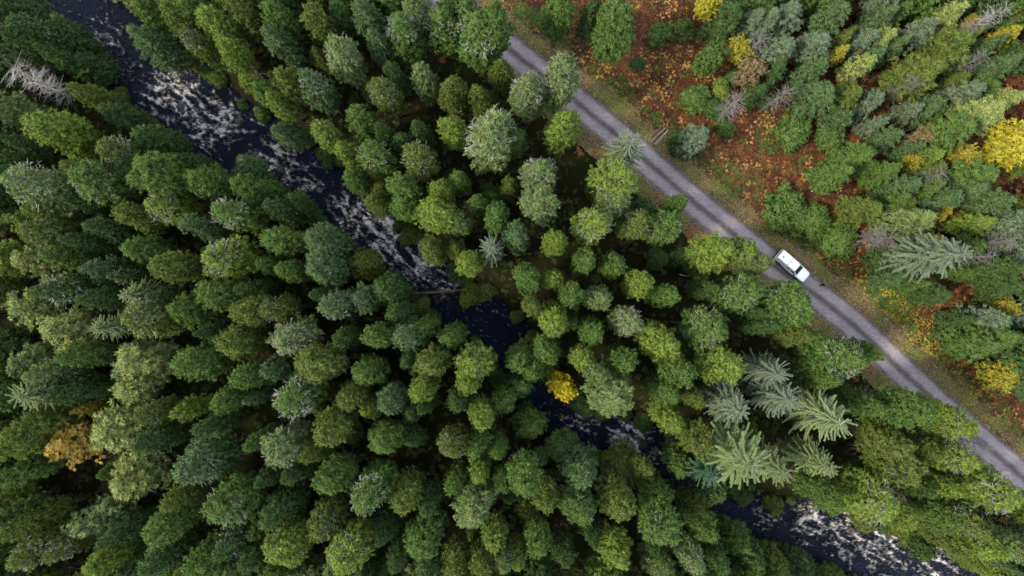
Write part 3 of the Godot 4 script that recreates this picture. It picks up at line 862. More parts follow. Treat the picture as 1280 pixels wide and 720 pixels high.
func make_tree(kind: String, tone: String, lichen: bool, base: Vector3, rw: float, h: float, lab: String, words: String) -> Node3D:
	var nom: Array = nominal[kind]
	var list: Array = shapes[kind]
	var sh: Dictionary = list[rng.randi() % list.size()]
	var cat := "bush" if kind == "U" else "tree"
	var t := thing(kind_name[kind], lab, cat, base, "%s%s %s" % [kind_word[kind], "es" if kind == "L" or kind == "U" else "s", words])
	t.rotation.y = rng.randf() * TAU
	var sx: float = rw / nom[0]
	var sy: float = h / nom[1]
	var oval := rng.randf_range(0.88, 1.12)
	t.scale = Vector3(sx * oval, sy, sx / oval)
	part("trunk", sh["trunk"], grey_bark if kind == "D" or kind == "S" else bark_mat, t)
	if sh.has("bare"):
		part("bare_branches", sh["bare"], pale_bark if kind == "D" and tone == "e" else grey_bark, t)
	if sh.has("branches"):
		part("branches", sh["branches"], lichen_mat if lichen else grey_bark, t)
	if sh.has("crown"):
		part("crown", sh["crown"], leaf_mat(tone), t)
	if sh.has("inner"):
		part("inner_foliage", sh["inner"], leaf_mat(tone), t)
	if lichen and sh.has("twigs"):
		part("lichened_twigs", sh["twigs"], lichen_mat, t)
	placed.append([base.x, base.z, rw])
	return t

func build_trees() -> void:
	var heads := []
	for tile in tiles:
		for e in tiles[tile]:
			var px: float = tile.x + e[0] / 3.0
			var py: float = tile.y + e[1] / 3.0
			var r: float = e[2] / 3.0
			var skip := false
			for q in heads:
				if Vector2(q[0] - px, q[1] - py).length() < 0.30 * (q[2] + r):
					skip = true
			if skip: continue
			heads.append([px, py, r])
			var code: String = e[3]
			var kind := code[0]
			if kind == "P" and (code[1] == "d" or code[1] == "b"): kind = "F"
			add_tree(px, py, r, kind, code[1], code.length() > 2)
	print("trees ", placed.size())

func build_bank_bushes() -> void:
	for i in range(3, river_w.size() - 3):
		for sg in [-1.0, 1.0]:
			for rep in 2:
				var u := rng.randf()
				var c := river_w[i].lerp(river_w[i + 1], u)
				if absf(c.x) > 86 or absf(c.y) > 54: continue
				var d := (river_w[i + 1] - river_w[i]).normalized()
				var p: Vector2 = c + Vector2(d.y, -d.x) * sg * (half_width(i + u) + rng.randf_range(-0.2, 1.4))
				if rng.randf() < 0.3: continue
				var base := Vector3(p.x, maxf(ground_y(p.x, p.y), WATER_Y - 0.1), p.y)
				var r := rng.randf_range(0.7, 1.5)
				var tone: String = ["d", "o", "g", "o"][rng.randi() % 4]
				var words := place_words(base, true, 2.0)
				make_tree("U", tone, false, base, r, r * rng.randf_range(1.2, 1.9), "%s streamside bush at the water %s" % [tone_word[tone], words], words)

func build_edge_trees() -> void:
	var added := 0
	for i in 6000:
		var p := Vector2(rng.randf_range(-86, 86), rng.randf_range(-52, 52))
		var h := rng.randf_range(13.0, 18.0)
		var k := FOCAL / (CAM_H - h)
		if absf(p.x * k) < 652.0 and absf(p.y * k) < 372.0: continue
		if absf(p.x) > 76.5 or absf(p.y) > 43.5: continue
		if p.x > 57.0 and p.y < -9.0 and p.y > -31.0: continue
		var rd := near_line(p, road_w)
		if rd.x < 5.0 or in_water(p, 0.8) or Geometry2D.is_point_in_polygon(p, clearing_poly): continue
		var r := rng.randf_range(1.9, 2.8)
		var ok := true
		for q in placed:
			if Vector2(q[0], q[1]).distance_to(p) < (q[2] + r) * 0.62:
				ok = false
				break
		if not ok: continue
		var base := Vector3(p.x, ground_y(p.x, p.y), p.y)
		var hill := rd.y > 0.0
		var kind: String = "C" if hill else ["P", "F"][rng.randi() % 2]
		var tone: String = ["b", "g", "s", "d"][rng.randi() % 4] if hill else ["g", "y", "o", "p", "d"][rng.randi() % 5]
		var words := place_words(base, true, h)
		make_tree(kind, tone, false, base, r, h * (0.8 if hill else 1.0), "tall %s %s %s" % [tone_word[tone], kind_word[kind], words], words)
		added += 1
	print("edge ", added)

func build_understory() -> void:
	var added := 0
	for i in 9000:
		var p := Vector2(rng.randf_range(-88, 88), rng.randf_range(-54, 54))
		if Geometry2D.is_point_in_polygon(p, clearing_poly): continue
		var rd := near_line(p, road_w)
		if rd.x < 4.6: continue
		if rd.y > 0.0 and rd.x < 14.0: continue
		if in_water(p, 0.8): continue
		var ok := true
		var r := rng.randf_range(1.2, 2.0)
		for q in placed:
			if Vector2(q[0], q[1]).distance_to(p) < (q[2] + r) * (0.50 if rd.y > 0.0 else 0.62):
				ok = false
				break
		if not ok: continue
		var base := Vector3(p.x, ground_y(p.x, p.y), p.y)
		var hill := rd.y > 0.0
		# leave the open glades that the photograph shows between river and road
		var scr := Vector2(640 + p.x * 8.5, 360 + p.y * 8.5)
		if not hill and (scr.distance_to(Vector2(560, 560)) < 40.0 or scr.distance_to(Vector2(870, 350)) < 60.0 or scr.distance_to(Vector2(930, 440)) < 40.0 or scr.distance_to(Vector2(660, 300)) < 30.0 or scr.distance_to(Vector2(800, 650)) < 25.0): continue
		var words := place_words(base, true, 8.0)
		var kind := "C" if hill else "F"
		var tone: String = ["d", "b", "g", "o"][rng.randi() % 4] if hill else ["d", "d", "g", "o"][rng.randi() % 4]
		make_tree(kind, tone, false, base, r, rng.randf_range(5.5, 8.5) if hill else rng.randf_range(7.0, 12.5), "short %s understory %s %s" % [tone_word[tone], "conifer" if hill else "fir", words], words)
		added += 1
		if added > 200: break
	print("understory ", added)

# ---------------------------------------------------------------- ground cover

func frond_clump(fronds: int, length: float, pinnae: int) -> ArrayMesh:
	var s := Soup.new()
	for i in fronds:
		var a := TAU * i / fronds + rng.randf_range(-0.4, 0.4)
		var out := Vector3(cos(a), 0, sin(a))
		var side := Vector3(-sin(a), 0, cos(a))
		var l := length * rng.randf_range(0.7, 1.15)
		var rise := rng.randf_range(0.35, 0.75)
		var k := tint(0.22)
		for q in pinnae:
			var u := (q + 1.0) / (pinnae + 1.0)
			var at := out * l * u + Vector3.UP * (l * (rise * u * 1.6 - rise * u * u * 1.5) + 0.08)
			var w := l * 0.34 * (1.0 - u) + 0.05
			for sg in [-1.0, 1.0]:
				var tip: Vector3 = at + side * sg * w + out * w * 0.35 + Vector3.DOWN * w * rng.randf_range(0.0, 0.35)
				var hw := out * l / (pinnae + 1.0) * 0.55
				s.tri(at - hw, at + hw, tip, k * tint(0.18))
	return s.mesh()

func leaf_cluster(leaves: int, radius: float, size: float) -> ArrayMesh:
	var s := Soup.new()
	for i in leaves:
		var a := rng.randf() * TAU
		var rr := radius * sqrt(rng.randf())
		var at := Vector3(cos(a) * rr, rng.randf_range(0.05, 0.55) * (1.2 - rr / radius), sin(a) * rr)
		var ax := Vector3(cos(a + rng.randf_range(-1, 1)), rng.randf_range(-0.4, 0.35), sin(a + rng.randf_range(-1, 1))).normalized()
		var w := ax.cross(Vector3.UP + unit_rand() * 0.5).normalized()
		var l := size * rng.randf_range(0.7, 1.3)
		var col := tint(0.2)
		s.tri(at, at + ax * l * 0.5 + w * l * 0.33, at + ax * l, col)
		s.tri(at, at + ax * l, at + ax * l * 0.5 - w * l * 0.33, col)
	return s.mesh()

func scatter(called: String, label: String, category: String, mesh: Mesh, m: Material, places: Array) -> void:
	var mm := MultiMesh.new()
	mm.transform_format = MultiMesh.TRANSFORM_3D
	mm.use_colors = true
	mm.mesh = mesh
	mm.instance_count = places.size()
	for i in places.size():
		mm.set_instance_transform(i, places[i][0])
		mm.set_instance_color(i, places[i][1])
	var o := MultiMeshInstance3D.new()
	o.name = numbered(called)
	o.multimesh = mm
	o.material_override = m
	add_child(o, true)
	tag(o, label, category, "", "stuff")

func spot(p: Vector2, size: float, lift := 0.0) -> Transform3D:
	var b := Basis(Vector3.UP, rng.randf() * TAU).scaled(Vector3.ONE * size)
	return Transform3D(b, Vector3(p.x, ground_y(p.x, p.y) + lift, p.y))

func build_cover() -> void:
	var m := vmat(Color.WHITE, 0.85, 0.25)
	m.backlight_enabled = true
	m.backlight = Color(0.3, 0.3, 0.25)
	var yellow := [[1095, 378, 60, 1.9], [1150, 425, 50, 1.5], [1200, 475, 50, 1.1], [1050, 335, 30, 0.6], [735, 65, 40, 0.2], [830, 85, 35, 0.3], [765, 105, 25, 0.4], [975, 235, 40, 0.25], [1040, 300, 30, 0.7], [1235, 520, 40, 0.5], [815, 110, 22, 0.6], [965, 160, 25, 0.5]]
	var green := [[660, 30, 30, 0.7], [700, 60, 22, 0.6], [775, 120, 25, 0.5], [1100, 350, 35, 0.5], [1130, 380, 30, 0.5], [960, 170, 25, 0.5], [1000, 210, 20, 0.4], [1240, 545, 45, 0.6], [860, 195, 40, 0.5], [915, 235, 40, 0.5]]
	var ferns := []
	var leaves := []
	var herbs := []
	var litter := []
	for i in 95000:
		var p := Vector2(rng.randf_range(-8, 84), rng.randf_range(-52, 32))
		var r := look_up(grid_r, p.x, p.y)
		if r < 5.0 + n_mid.get_noise_2d(p.x * 3.0, p.y * 3.0) * 0.8 or r > 62.0: continue
		var open := Geometry2D.is_point_in_polygon(p, clearing_poly)
		if not open and rng.randf() < 0.8: continue
		var sx := 640.0 + p.x * 8.5
		var sz := 360.0 + p.y * 8.5
		var yk := 0.06
		for q in yellow: yk = maxf(yk, q[3] * (1.0 - smoothstep(0.4, 1.2, Vector2(sx - q[0], sz - q[1]).length() / q[2])))
		var gk := 0.05
		for q in green: gk = maxf(gk, q[3] * (1.0 - smoothstep(0.4, 1.2, Vector2(sx - q[0], sz - q[1]).length() / q[2])))
		if r < 6.0: gk = maxf(gk, 0.35)
		var patch := n_mid.get_noise_2d(p.x * 1.2, p.y * 1.2)
		var col: Color
		var roll := rng.randf()
		if roll < gk:
			col = Color(0.060, 0.098, 0.022) * rng.randf_range(0.6, 1.3)
		elif roll < gk + yk * 0.34:
			col = [Color(0.36, 0.24, 0.025), Color(0.27, 0.25, 0.04), Color(0.40, 0.24, 0.05)][rng.randi() % 3] * rng.randf_range(0.5, 1.15)
			leaves.append([spot(p, rng.randf_range(0.5, 1.0)), col])
			continue
		else:
			var k := clampf(pow(rng.randf(), 2.0) + patch * 0.5, 0.0, 1.0)
			col = Color(0.050, 0.020, 0.011).lerp(Color(0.170, 0.066, 0.024), k)
			if rng.randf() < 0.08: col = Color(0.36, 0.19, 0.06)
		ferns.append([spot(p, rng.randf_range(0.45, 1.0)), col])
	for i in 20000:
		var p := tri_scatter()
		var r := look_up(grid_r, p.x, p.y)
		if r > -3.0 or ground_y(p.x, p.y) < WATER_Y + 0.3: continue
		var patch := n_mid.get_noise_2d(p.x * 1.6 + 30.0, p.y * 1.6)
		if rng.randf() < 0.45: continue
		var col := Color(0.040, 0.034, 0.012).lerp(Color(0.050, 0.068, 0.014), clampf(0.5 + patch * 1.6 + rng.randfn(0, 0.2), 0, 1)) * rng.randf_range(0.6, 1.4)
		if r > -8.0 and rng.randf() < 0.35: col = Color(0.16, 0.075, 0.03)
		herbs.append([spot(p, rng.randf_range(0.4, 1.0)), col])
	var grass := []
	for i in 42000:
		var where := rng.randf_range(0, road_w.size() - 1.001)
		var a := road_w[int(where)]
		var b := road_w[int(where) + 1]
		var d := (b - a).normalized()
		var n := Vector2(d.y, -d.x)
		var o := rng.randf_range(2.75, 4.9) if rng.randf() < 0.72 else -rng.randf_range(2.6, 4.2)
		if o > 3.5 and o < 4.5 and rng.randf() < 0.93: continue
		var p := a.lerp(b, where - int(where)) + n * o
		if absf(p.x) > 88 or absf(p.y) > 56: continue
		var yy := smooth(-0.2, 0.3, n_mid.get_noise_2d(p.x * 2.0, p.y * 2.0 + 50.0) + rng.randfn(0, 0.1))
		var col := Color(0.165, 0.125, 0.062).lerp(Color(0.130, 0.142, 0.042), yy) * rng.randf_range(0.55, 1.4)
		grass.append([spot(p, rng.randf_range(0.22, 0.5)), col])
	for i in 9000:
		var where := rng.randf_range(0, road_w.size() - 1.001)
		var a := road_w[int(where)]
		var b := road_w[int(where) + 1]
		var d := (b - a).normalized()
		var n := Vector2(d.y, -d.x)
		var o := rng.randf_range(2.0, 5.2) if rng.randf() < 0.8 else -rng.randf_range(1.8, 3.4)
		var p := a.lerp(b, where - int(where)) + n * o
		if absf(p.x) > 88 or absf(p.y) > 56: continue
		var col: Color = [Color(0.36, 0.26, 0.06), Color(0.30, 0.17, 0.06), Color(0.42, 0.35, 0.12), Color(0.20, 0.12, 0.06)][rng.randi() % 4] * rng.randf_range(0.5, 1.1)
		litter.append([spot(p, rng.randf_range(0.6, 1.3), 0.09), col])
	var stones := []
	for i in 17000:
		var where := rng.randf_range(0, road_w.size() - 1.001)
		var a := road_w[int(where)]
		var b := road_w[int(where) + 1]
		var d := (b - a).normalized()
		var n := Vector2(d.y, -d.x)
		var p := a.lerp(b, where - int(where))
		var o := 4.0 + n_mid.get_noise_2d(p.x * 2.0, p.y * 2.0) * 0.5 + rng.randfn(0, 0.22)
		if n_mid.get_noise_2d(p.x * 1.3 + 70.0, p.y * 1.3) < -0.12 and rng.randf() < 0.75: continue
		p += n * o
		if absf(p.x) > 88 or absf(p.y) > 56: continue
		var g := rng.randf_range(0.30, 0.62)
		stones.append([spot(p, rng.randf_range(0.07, 0.27), 0.04), Color(g, g * 0.96, g * 0.98)])
	var s := Soup.new()
	for i in 8:
		var lo := TAU * i / 8
		var hi := TAU * (i + 1) / 8
		var bump := 1.0 + 0.15 * sin(i * 2.3)
		var bump2 := 1.0 + 0.15 * sin(((i + 1) % 8) * 2.3)
		var e0 := Vector3(cos(lo) * bump, -0.2, sin(lo) * bump * 0.8)
		var e1 := Vector3(cos(hi) * bump2, -0.2, sin(hi) * bump2 * 0.8)
		var m0 := e0 * 0.75 + Vector3.UP * 0.55
		var m1 := e1 * 0.75 + Vector3.UP * 0.55
		s.quad(e0, e1, m1, m0, Color.WHITE)
		s.tri(m0, m1, Vector3(0.1, 0.62, 0), Color.WHITE)
	var stone_mesh := s.mesh()
	scatter("bracken", "rust and orange autumn bracken covering the clearing across the road", "bracken", frond_clump(7, 0.95, 9), m, ferns)
	scatter("yellow_leaf_undergrowth", "yellow broad-leaved undergrowth among the bracken beside the road", "undergrowth", leaf_cluster(34, 0.75, 0.36), m, leaves)
	scatter("forest_undergrowth", "low dark ferns and moss covering the forest floor by the river", "undergrowth", frond_clump(7, 0.8, 6), m, herbs)
	scatter("verge_grass", "yellowing rough grass on the road verges", "grass", leaf_cluster(26, 0.8, 0.75), m, grass)
	scatter("fallen_leaves", "fallen yellow and brown leaves strewn along the verge", "leaves", leaf_cluster(2, 0.12, 0.14), m, litter)
	scatter("ditch_stones", "small pale grey stones lining the roadside ditch", "stones", stone_mesh, vmat(Color.WHITE, 0.9), stones)
	print("cover ", ferns.size(), " ", leaves.size(), " ", herbs.size(), " ", grass.size())

# ---------------------------------------------------------------- vehicle, person, timber

func loft(s: Soup, rings: Array, closed_ends := true) -> void:
	for i in rings.size() - 1:
		var n: int = rings[i].size()
		for k in n:
			s.quad(rings[i][k], rings[i][(k + 1) % n], rings[i + 1][(k + 1) % n], rings[i + 1][k], Color.WHITE)
	if closed_ends:
		for e in [0, rings.size() - 1]:
			var ring: Array = rings[e]
			for k in range(1, ring.size() - 1):
				if e == 0: s.tri(ring[0], ring[k + 1], ring[k], Color.WHITE)
				else: s.tri(ring[0], ring[k], ring[k + 1], Color.WHITE)

func hull_ring(x: float, hw: float, y0: float, y1: float, crown: float) -> Array:
	# rounded section of the lower body, bulging at mid height
	var r := []
	for q in [[-0.90, 0.0], [-0.98, 0.18], [-1.0, 0.5], [-0.98, 0.82], [-0.90, 0.96], [-0.6, 1.0], [0.0, 1.0], [0.6, 1.0], [0.90, 0.96], [0.98, 0.82], [1.0, 0.5], [0.98, 0.18], [0.90, 0.0]]:
		r.append(Vector3(x, lerpf(y0, y1, q[1]) + (crown if absf(q[0]) < 0.7 else 0.0), q[0] * hw))
	return r

func cabin_ring(x: float, hb: float, ht: float, y0: float, y1: float) -> Array:
	var r := []
	for q in [[-1.0, 0.0, 0], [-0.5, 0.55, 1], [0.0, 0.88, 2], [0.0, 0.97, 3], [0.0, 1.0, 4], [0.0, 1.03, 5], [0.0, 1.0, 6], [0.0, 0.97, 7], [0.0, 0.88, 8], [0.5, 0.55, 9], [1.0, 0.0, 10]]:
		var z := 0.0
		match int(q[2]):
			0: z = -hb
			1: z = -lerpf(hb, ht, 0.5)
			2: z = -ht
			3: z = -ht * 0.95
			4: z = -ht * 0.82
			5: z = 0.0
			6: z = ht * 0.82
			7: z = ht * 0.95
			8: z = ht
			9: z = lerpf(hb, ht, 0.5)
			10: z = hb
		r.append(Vector3(x, lerpf(y0, y1, q[1]), z))
	return r

func side_panel(s: Soup, pts: Array, sg: float, hb: float, ht: float, y0: float, y1: float, off: float) -> void:
	# a flat window or panel on the cabin's sloped side; pts are (x, y)
	var v := []
	for q in pts:
		var t: float = clampf((q.y - y0) / (y1 - y0), 0.0, 1.0)
		var z := 0.0
		if t < 0.55: z = lerpf(hb, lerpf(hb, ht, 0.5), t / 0.55)
		else: z = lerpf(lerpf(hb, ht, 0.5), ht, (t - 0.55) / 0.33)
		v.append(Vector3(q.x, q.y, sg * (z + off)))
	for k in range(1, v.size() - 1):
		if sg > 0: s.tri(v[0], v[k], v[k + 1], Color.WHITE)
		else: s.tri(v[0], v[k + 1], v[k], Color.WHITE)

func build_vehicle() -> void:
	var a := to_world(978.0, 316.0, 1.4)
	var b := to_world(1011.0, 346.0, 0.9)
	var dir := Vector2(b.x - a.x, b.z - a.z).normalized()
	var mid := to_world(990.5, 332.5, 0.9)
	var car := thing("pickup_truck", "white double-cab pickup with a white hard top parked on the gravel road", "pickup truck", Vector3(mid.x, 0.075, mid.z))
	car.rotation.y = -atan2(dir.y, dir.x)
	car.scale = Vector3(1.05, 1.0, 1.03)
	var paint := mat(lin(0.90, 0.90, 0.89), 0.35, 0.5)
	paint.clearcoat_enabled = true
	paint.clearcoat = 0.8
	paint.clearcoat_roughness = 0.06
	var glass := mat(lin(0.010, 0.022, 0.032), 0.06, 0.6)
	var black := mat(lin(0.018, 0.018, 0.020), 0.6)
	var rubber := mat(lin(0.02, 0.02, 0.02), 0.85)
	var steel := mat(lin(0.42, 0.43, 0.45), 0.35)
	steel.metallic = 0.8
	# lower body, hood and bed sides
	var s := Soup.new()
	var rings := []
	for q in [[-2.64, 0.80, 0.52, 0.98, 0.0], [-2.60, 0.87, 0.48, 1.04, 0.0], [-2.3, 0.905, 0.42, 1.08, 0.0], [-1.0, 0.92, 0.36, 1.10, 0.0], [0.6, 0.92, 0.36, 1.10, 0.0], [1.15, 0.915, 0.36, 1.09, 0.02], [1.7, 0.90, 0.40, 1.04, 0.03], [2.2, 0.86, 0.42, 0.98, 0.03], [2.45, 0.79, 0.44, 0.92, 0.02], [2.58, 0.68, 0.46, 0.84, 0.01], [2.64, 0.54, 0.50, 0.76, 0.0]]:
		rings.append(hull_ring(q[0], q[1], q[2], q[3], q[4]))
	loft(s, rings)
	part("body", s.mesh(), paint, car)
	# cab with roof
	s = Soup.new()
	loft(s, [cabin_ring(-0.86, 0.86, 0.66, 1.08, 1.80), cabin_ring(-0.80, 0.87, 0.67, 1.08, 1.82), cabin_ring(-0.2, 0.87, 0.67, 1.08, 1.83), cabin_ring(0.30, 0.87, 0.65, 1.08, 1.80), cabin_ring(0.45, 0.87, 0.63, 1.08, 1.76), cabin_ring(1.22, 0.80, 0.74, 1.06, 1.10)])
	var cab := part("cab", s.mesh(), paint, car)
	# hard top over the load bed
	s = Soup.new()
	loft(s, [cabin_ring(-2.60, 0.84, 0.66, 1.04, 1.74), cabin_ring(-2.52, 0.86, 0.69, 1.06, 1.84), cabin_ring(-1.7, 0.87, 0.70, 1.08, 1.87), cabin_ring(-0.96, 0.87, 0.70, 1.08, 1.86), cabin_ring(-0.91, 0.85, 0.67, 1.08, 1.81)])
	var top := part("hard_top", s.mesh(), paint, car)
	s = Soup.new()
	for x in [-2.3, -1.95, -1.6, -1.25]:
		s.box(Vector3(x, 1.862, -0.52), Vector3(x + 0.05, 1.90, 0.52))
	part("roof_rib", s.mesh(), paint, top)
	s = Soup.new()
	s.tube([Vector3(-2.0, 1.87, 0.12), Vector3(-2.0, 1.95, 0.12)], [0.11, 0.09], 12, Color.WHITE)
	part("roof_vent", s.mesh(), black, top)
	s = Soup.new()
	s.tube([Vector3(-0.55, 1.83, 0.0), Vector3(-0.62, 1.90, 0.0), Vector3(-0.95, 2.05, 0.0)], [0.035, 0.02, 0.006], 6, Color.WHITE)
	part("antenna", s.mesh(), black, cab)
	# glass
	s = Soup.new()
	s.quad(Vector3(0.50, 1.752, -0.58), Vector3(1.14, 1.155, -0.70), Vector3(1.14, 1.155, 0.70), Vector3(0.50, 1.752, 0.58), Color.WHITE)
	var ws := part("windshield", s.mesh(), glass, cab)
	ws.position = Vector3(0.025, 0.022, 0)
	for sg in [-1.0, 1.0]:
		s = Soup.new()
		side_panel(s, [Vector2(0.98, 1.16), Vector2(0.46, 1.60), Vector2(0.08, 1.62), Vector2(0.08, 1.16)], sg, 0.87, 0.66, 1.08, 1.82, 0.012)
		part("side_window", s.mesh(), glass, cab)
		s = Soup.new()
		side_panel(s, [Vector2(-0.02, 1.16), Vector2(-0.02, 1.63), Vector2(-0.62, 1.62), Vector2(-0.72, 1.16)], sg, 0.87, 0.67, 1.08, 1.82, 0.012)
		part("side_window", s.mesh(), glass, cab)
		# doors stand a little proud of the sill, with a dark gap round them
		for dx in [[0.06, 1.02], [-0.78, 0.00]]:
			s = Soup.new()
			s.box(Vector3(dx[0], 0.50, minf(sg * 0.90, sg * 0.931)), Vector3(dx[1], 1.02, maxf(sg * 0.90, sg * 0.931)))
			var door := part("door", s.mesh(), paint, car)
			s = Soup.new()
			s.box(Vector3(dx[0] + 0.08, 0.93, minf(sg * 0.932, sg * 0.96)), Vector3(dx[0] + 0.27, 0.965, maxf(sg * 0.932, sg * 0.96)))
			part("handle", s.mesh(), steel, door)
		s = Soup.new()
		s.box(Vector3(0.78, 1.10, minf(sg * 0.90, sg * 1.10)), Vector3(0.92, 1.27, maxf(sg * 0.90, sg * 1.10)))
		part("side_mirror", s.mesh(), black, car)
		s = Soup.new()
		s.box(Vector3(-0.95, 0.36, minf(sg * 0.88, sg * 1.0)), Vector3(1.05, 0.42, maxf(sg * 0.88, sg * 1.0)))
		part("running_board", s.mesh(), black, car)
		s = Soup.new()
		s.box(Vector3(-2.662, 0.72, minf(sg * 0.70, sg * 0.90)), Vector3(-2.50, 1.03, maxf(sg * 0.70, sg * 0.90)))
		part("tail_light", s.mesh(), mat(lin(0.55, 0.02, 0.015), 0.25, 0.5), car)
		s = Soup.new()
		loft(s, [[Vector3(2.30, 0.74, sg * 0.60), Vector3(2.30, 0.93, sg * 0.60), Vector3(2.22, 0.95, sg * 0.86), Vector3(2.22, 0.76, sg * 0.885)], [Vector3(2.60, 0.70, sg * 0.56), Vector3(2.575, 0.83, sg * 0.58), Vector3(2.42, 0.90, sg * 0.80), Vector3(2.46, 0.72, sg * 0.82)]])
		part("headlight", s.mesh(), mat(lin(0.55, 0.58, 0.60), 0.12, 0.6), car)
		for wx in [-1.62, 1.62]:
			s = Soup.new()
			var prof := [[0.20, -0.09], [0.33, -0.12], [0.375, -0.10], [0.385, 0.0], [0.375, 0.10], [0.33, 0.12], [0.20, 0.09]]
			var segs := 20
			for k in segs:
				var t0 := TAU * k / segs
				var t1 := TAU * (k + 1) / segs
				for e in prof.size() - 1:
					var p0: Array = prof[e]
					var p1: Array = prof[e + 1]
					s.quad(Vector3(cos(t0) * p0[0], sin(t0) * p0[0], p0[1]), Vector3(cos(t1) * p0[0], sin(t1) * p0[0], p0[1]), Vector3(cos(t1) * p1[0], sin(t1) * p1[0], p1[1]), Vector3(cos(t0) * p1[0], sin(t0) * p1[0], p1[1]), Color.WHITE)
			var wheel := Node3D.new()
			wheel.name = "wheel"
			car.add_child(wheel, true)
			wheel.position = Vector3(wx, 0.385, sg * 0.84)
			part("tyre", s.mesh(), rubber, wheel)
			s = Soup.new()
			s.tube([Vector3(0, 0, -0.08 * sg), Vector3(0, 0, 0.06 * sg)], [0.215, 0.215], 16, Color.WHITE)
			s.tube([Vector3(0, 0, 0.06 * sg), Vector3(0, 0, 0.10 * sg)], [0.07, 0.05], 8, Color.WHITE)
			part("rim", s.mesh(), steel, wheel)
			s = Soup.new()
			for k in 10:
				var t0 := PI * k / 10
				var t1 := PI * (k + 1) / 10
				s.quad(Vector3(wx + cos(t0) * 0.43, 0.40 + sin(t0) * 0.43, sg * 0.955), Vector3(wx + cos(t1) * 0.43, 0.40 + sin(t1) * 0.43, sg * 0.955), Vector3(wx + cos(t1) * 0.50, 0.40 + sin(t1) * 0.50, sg * 0.90), Vector3(wx + cos(t0) * 0.50, 0.40 + sin(t0) * 0.50, sg * 0.90), Color.WHITE)
				s.quad(Vector3(wx + cos(t0) * 0.43, 0.40 + sin(t0) * 0.43, sg * 0.955), Vector3(wx + cos(t0) * 0.43, 0.40 + sin(t0) * 0.43, sg * 0.80), Vector3(wx + cos(t1) * 0.43, 0.40 + sin(t1) * 0.43, sg * 0.80), Vector3(wx + cos(t1) * 0.43, 0.40 + sin(t1) * 0.43, sg * 0.955), Color.WHITE)
			part("wheel_arch", s.mesh(), black, car)
	s = Soup.new()
	s.box(Vector3(-2.78, 0.44, -0.80), Vector3(-2.63, 0.62, 0.80))
	s.box(Vector3(-2.82, 0.60, -0.40), Vector3(-2.64, 0.64, 0.40))
	part("rear_bumper", s.mesh(), black, car)
	s = Soup.new()
	s.quad(Vector3(-2.612, 1.16, -0.55), Vector3(-2.612, 1.16, 0.55), Vector3(-2.606, 1.42, 0.50), Vector3(-2.606, 1.42, -0.50), Color.WHITE)
	var rw := part("rear_window", s.mesh(), glass, top)
	rw.position = Vector3(-0.03, 0, 0)
	s = Soup.new()
	s.box(Vector3(2.58, 0.58, -0.46), Vector3(2.66, 0.76, 0.46))
	part("grille", s.mesh(), black, car)
	s = Soup.new()
	loft(s, [[Vector3(2.45, 0.40, -0.80), Vector3(2.45, 0.52, -0.82), Vector3(2.66, 0.52, -0.58), Vector3(2.66, 0.40, -0.56)], [Vector3(2.62, 0.40, 0.0), Vector3(2.62, 0.53, 0.0), Vector3(2.74, 0.52, 0.0), Vector3(2.74, 0.40, 0.0)], [Vector3(2.45, 0.40, 0.80), Vector3(2.45, 0.52, 0.82), Vector3(2.66, 0.52, 0.58), Vector3(2.66, 0.40, 0.56)]])
	part("front_bumper", s.mesh(), paint, car)
	s = Soup.new()
	for sg in [-1.0, 1.0]:
		s.tube([Vector3(1.18, 1.16, 0.10 * sg + 0.25), Vector3(1.02, 1.31, 0.10 * sg - 0.30 + 0.25)], [0.012, 0.008], 4, Color.WHITE)
	part("wiper", s.mesh(), black, cab)

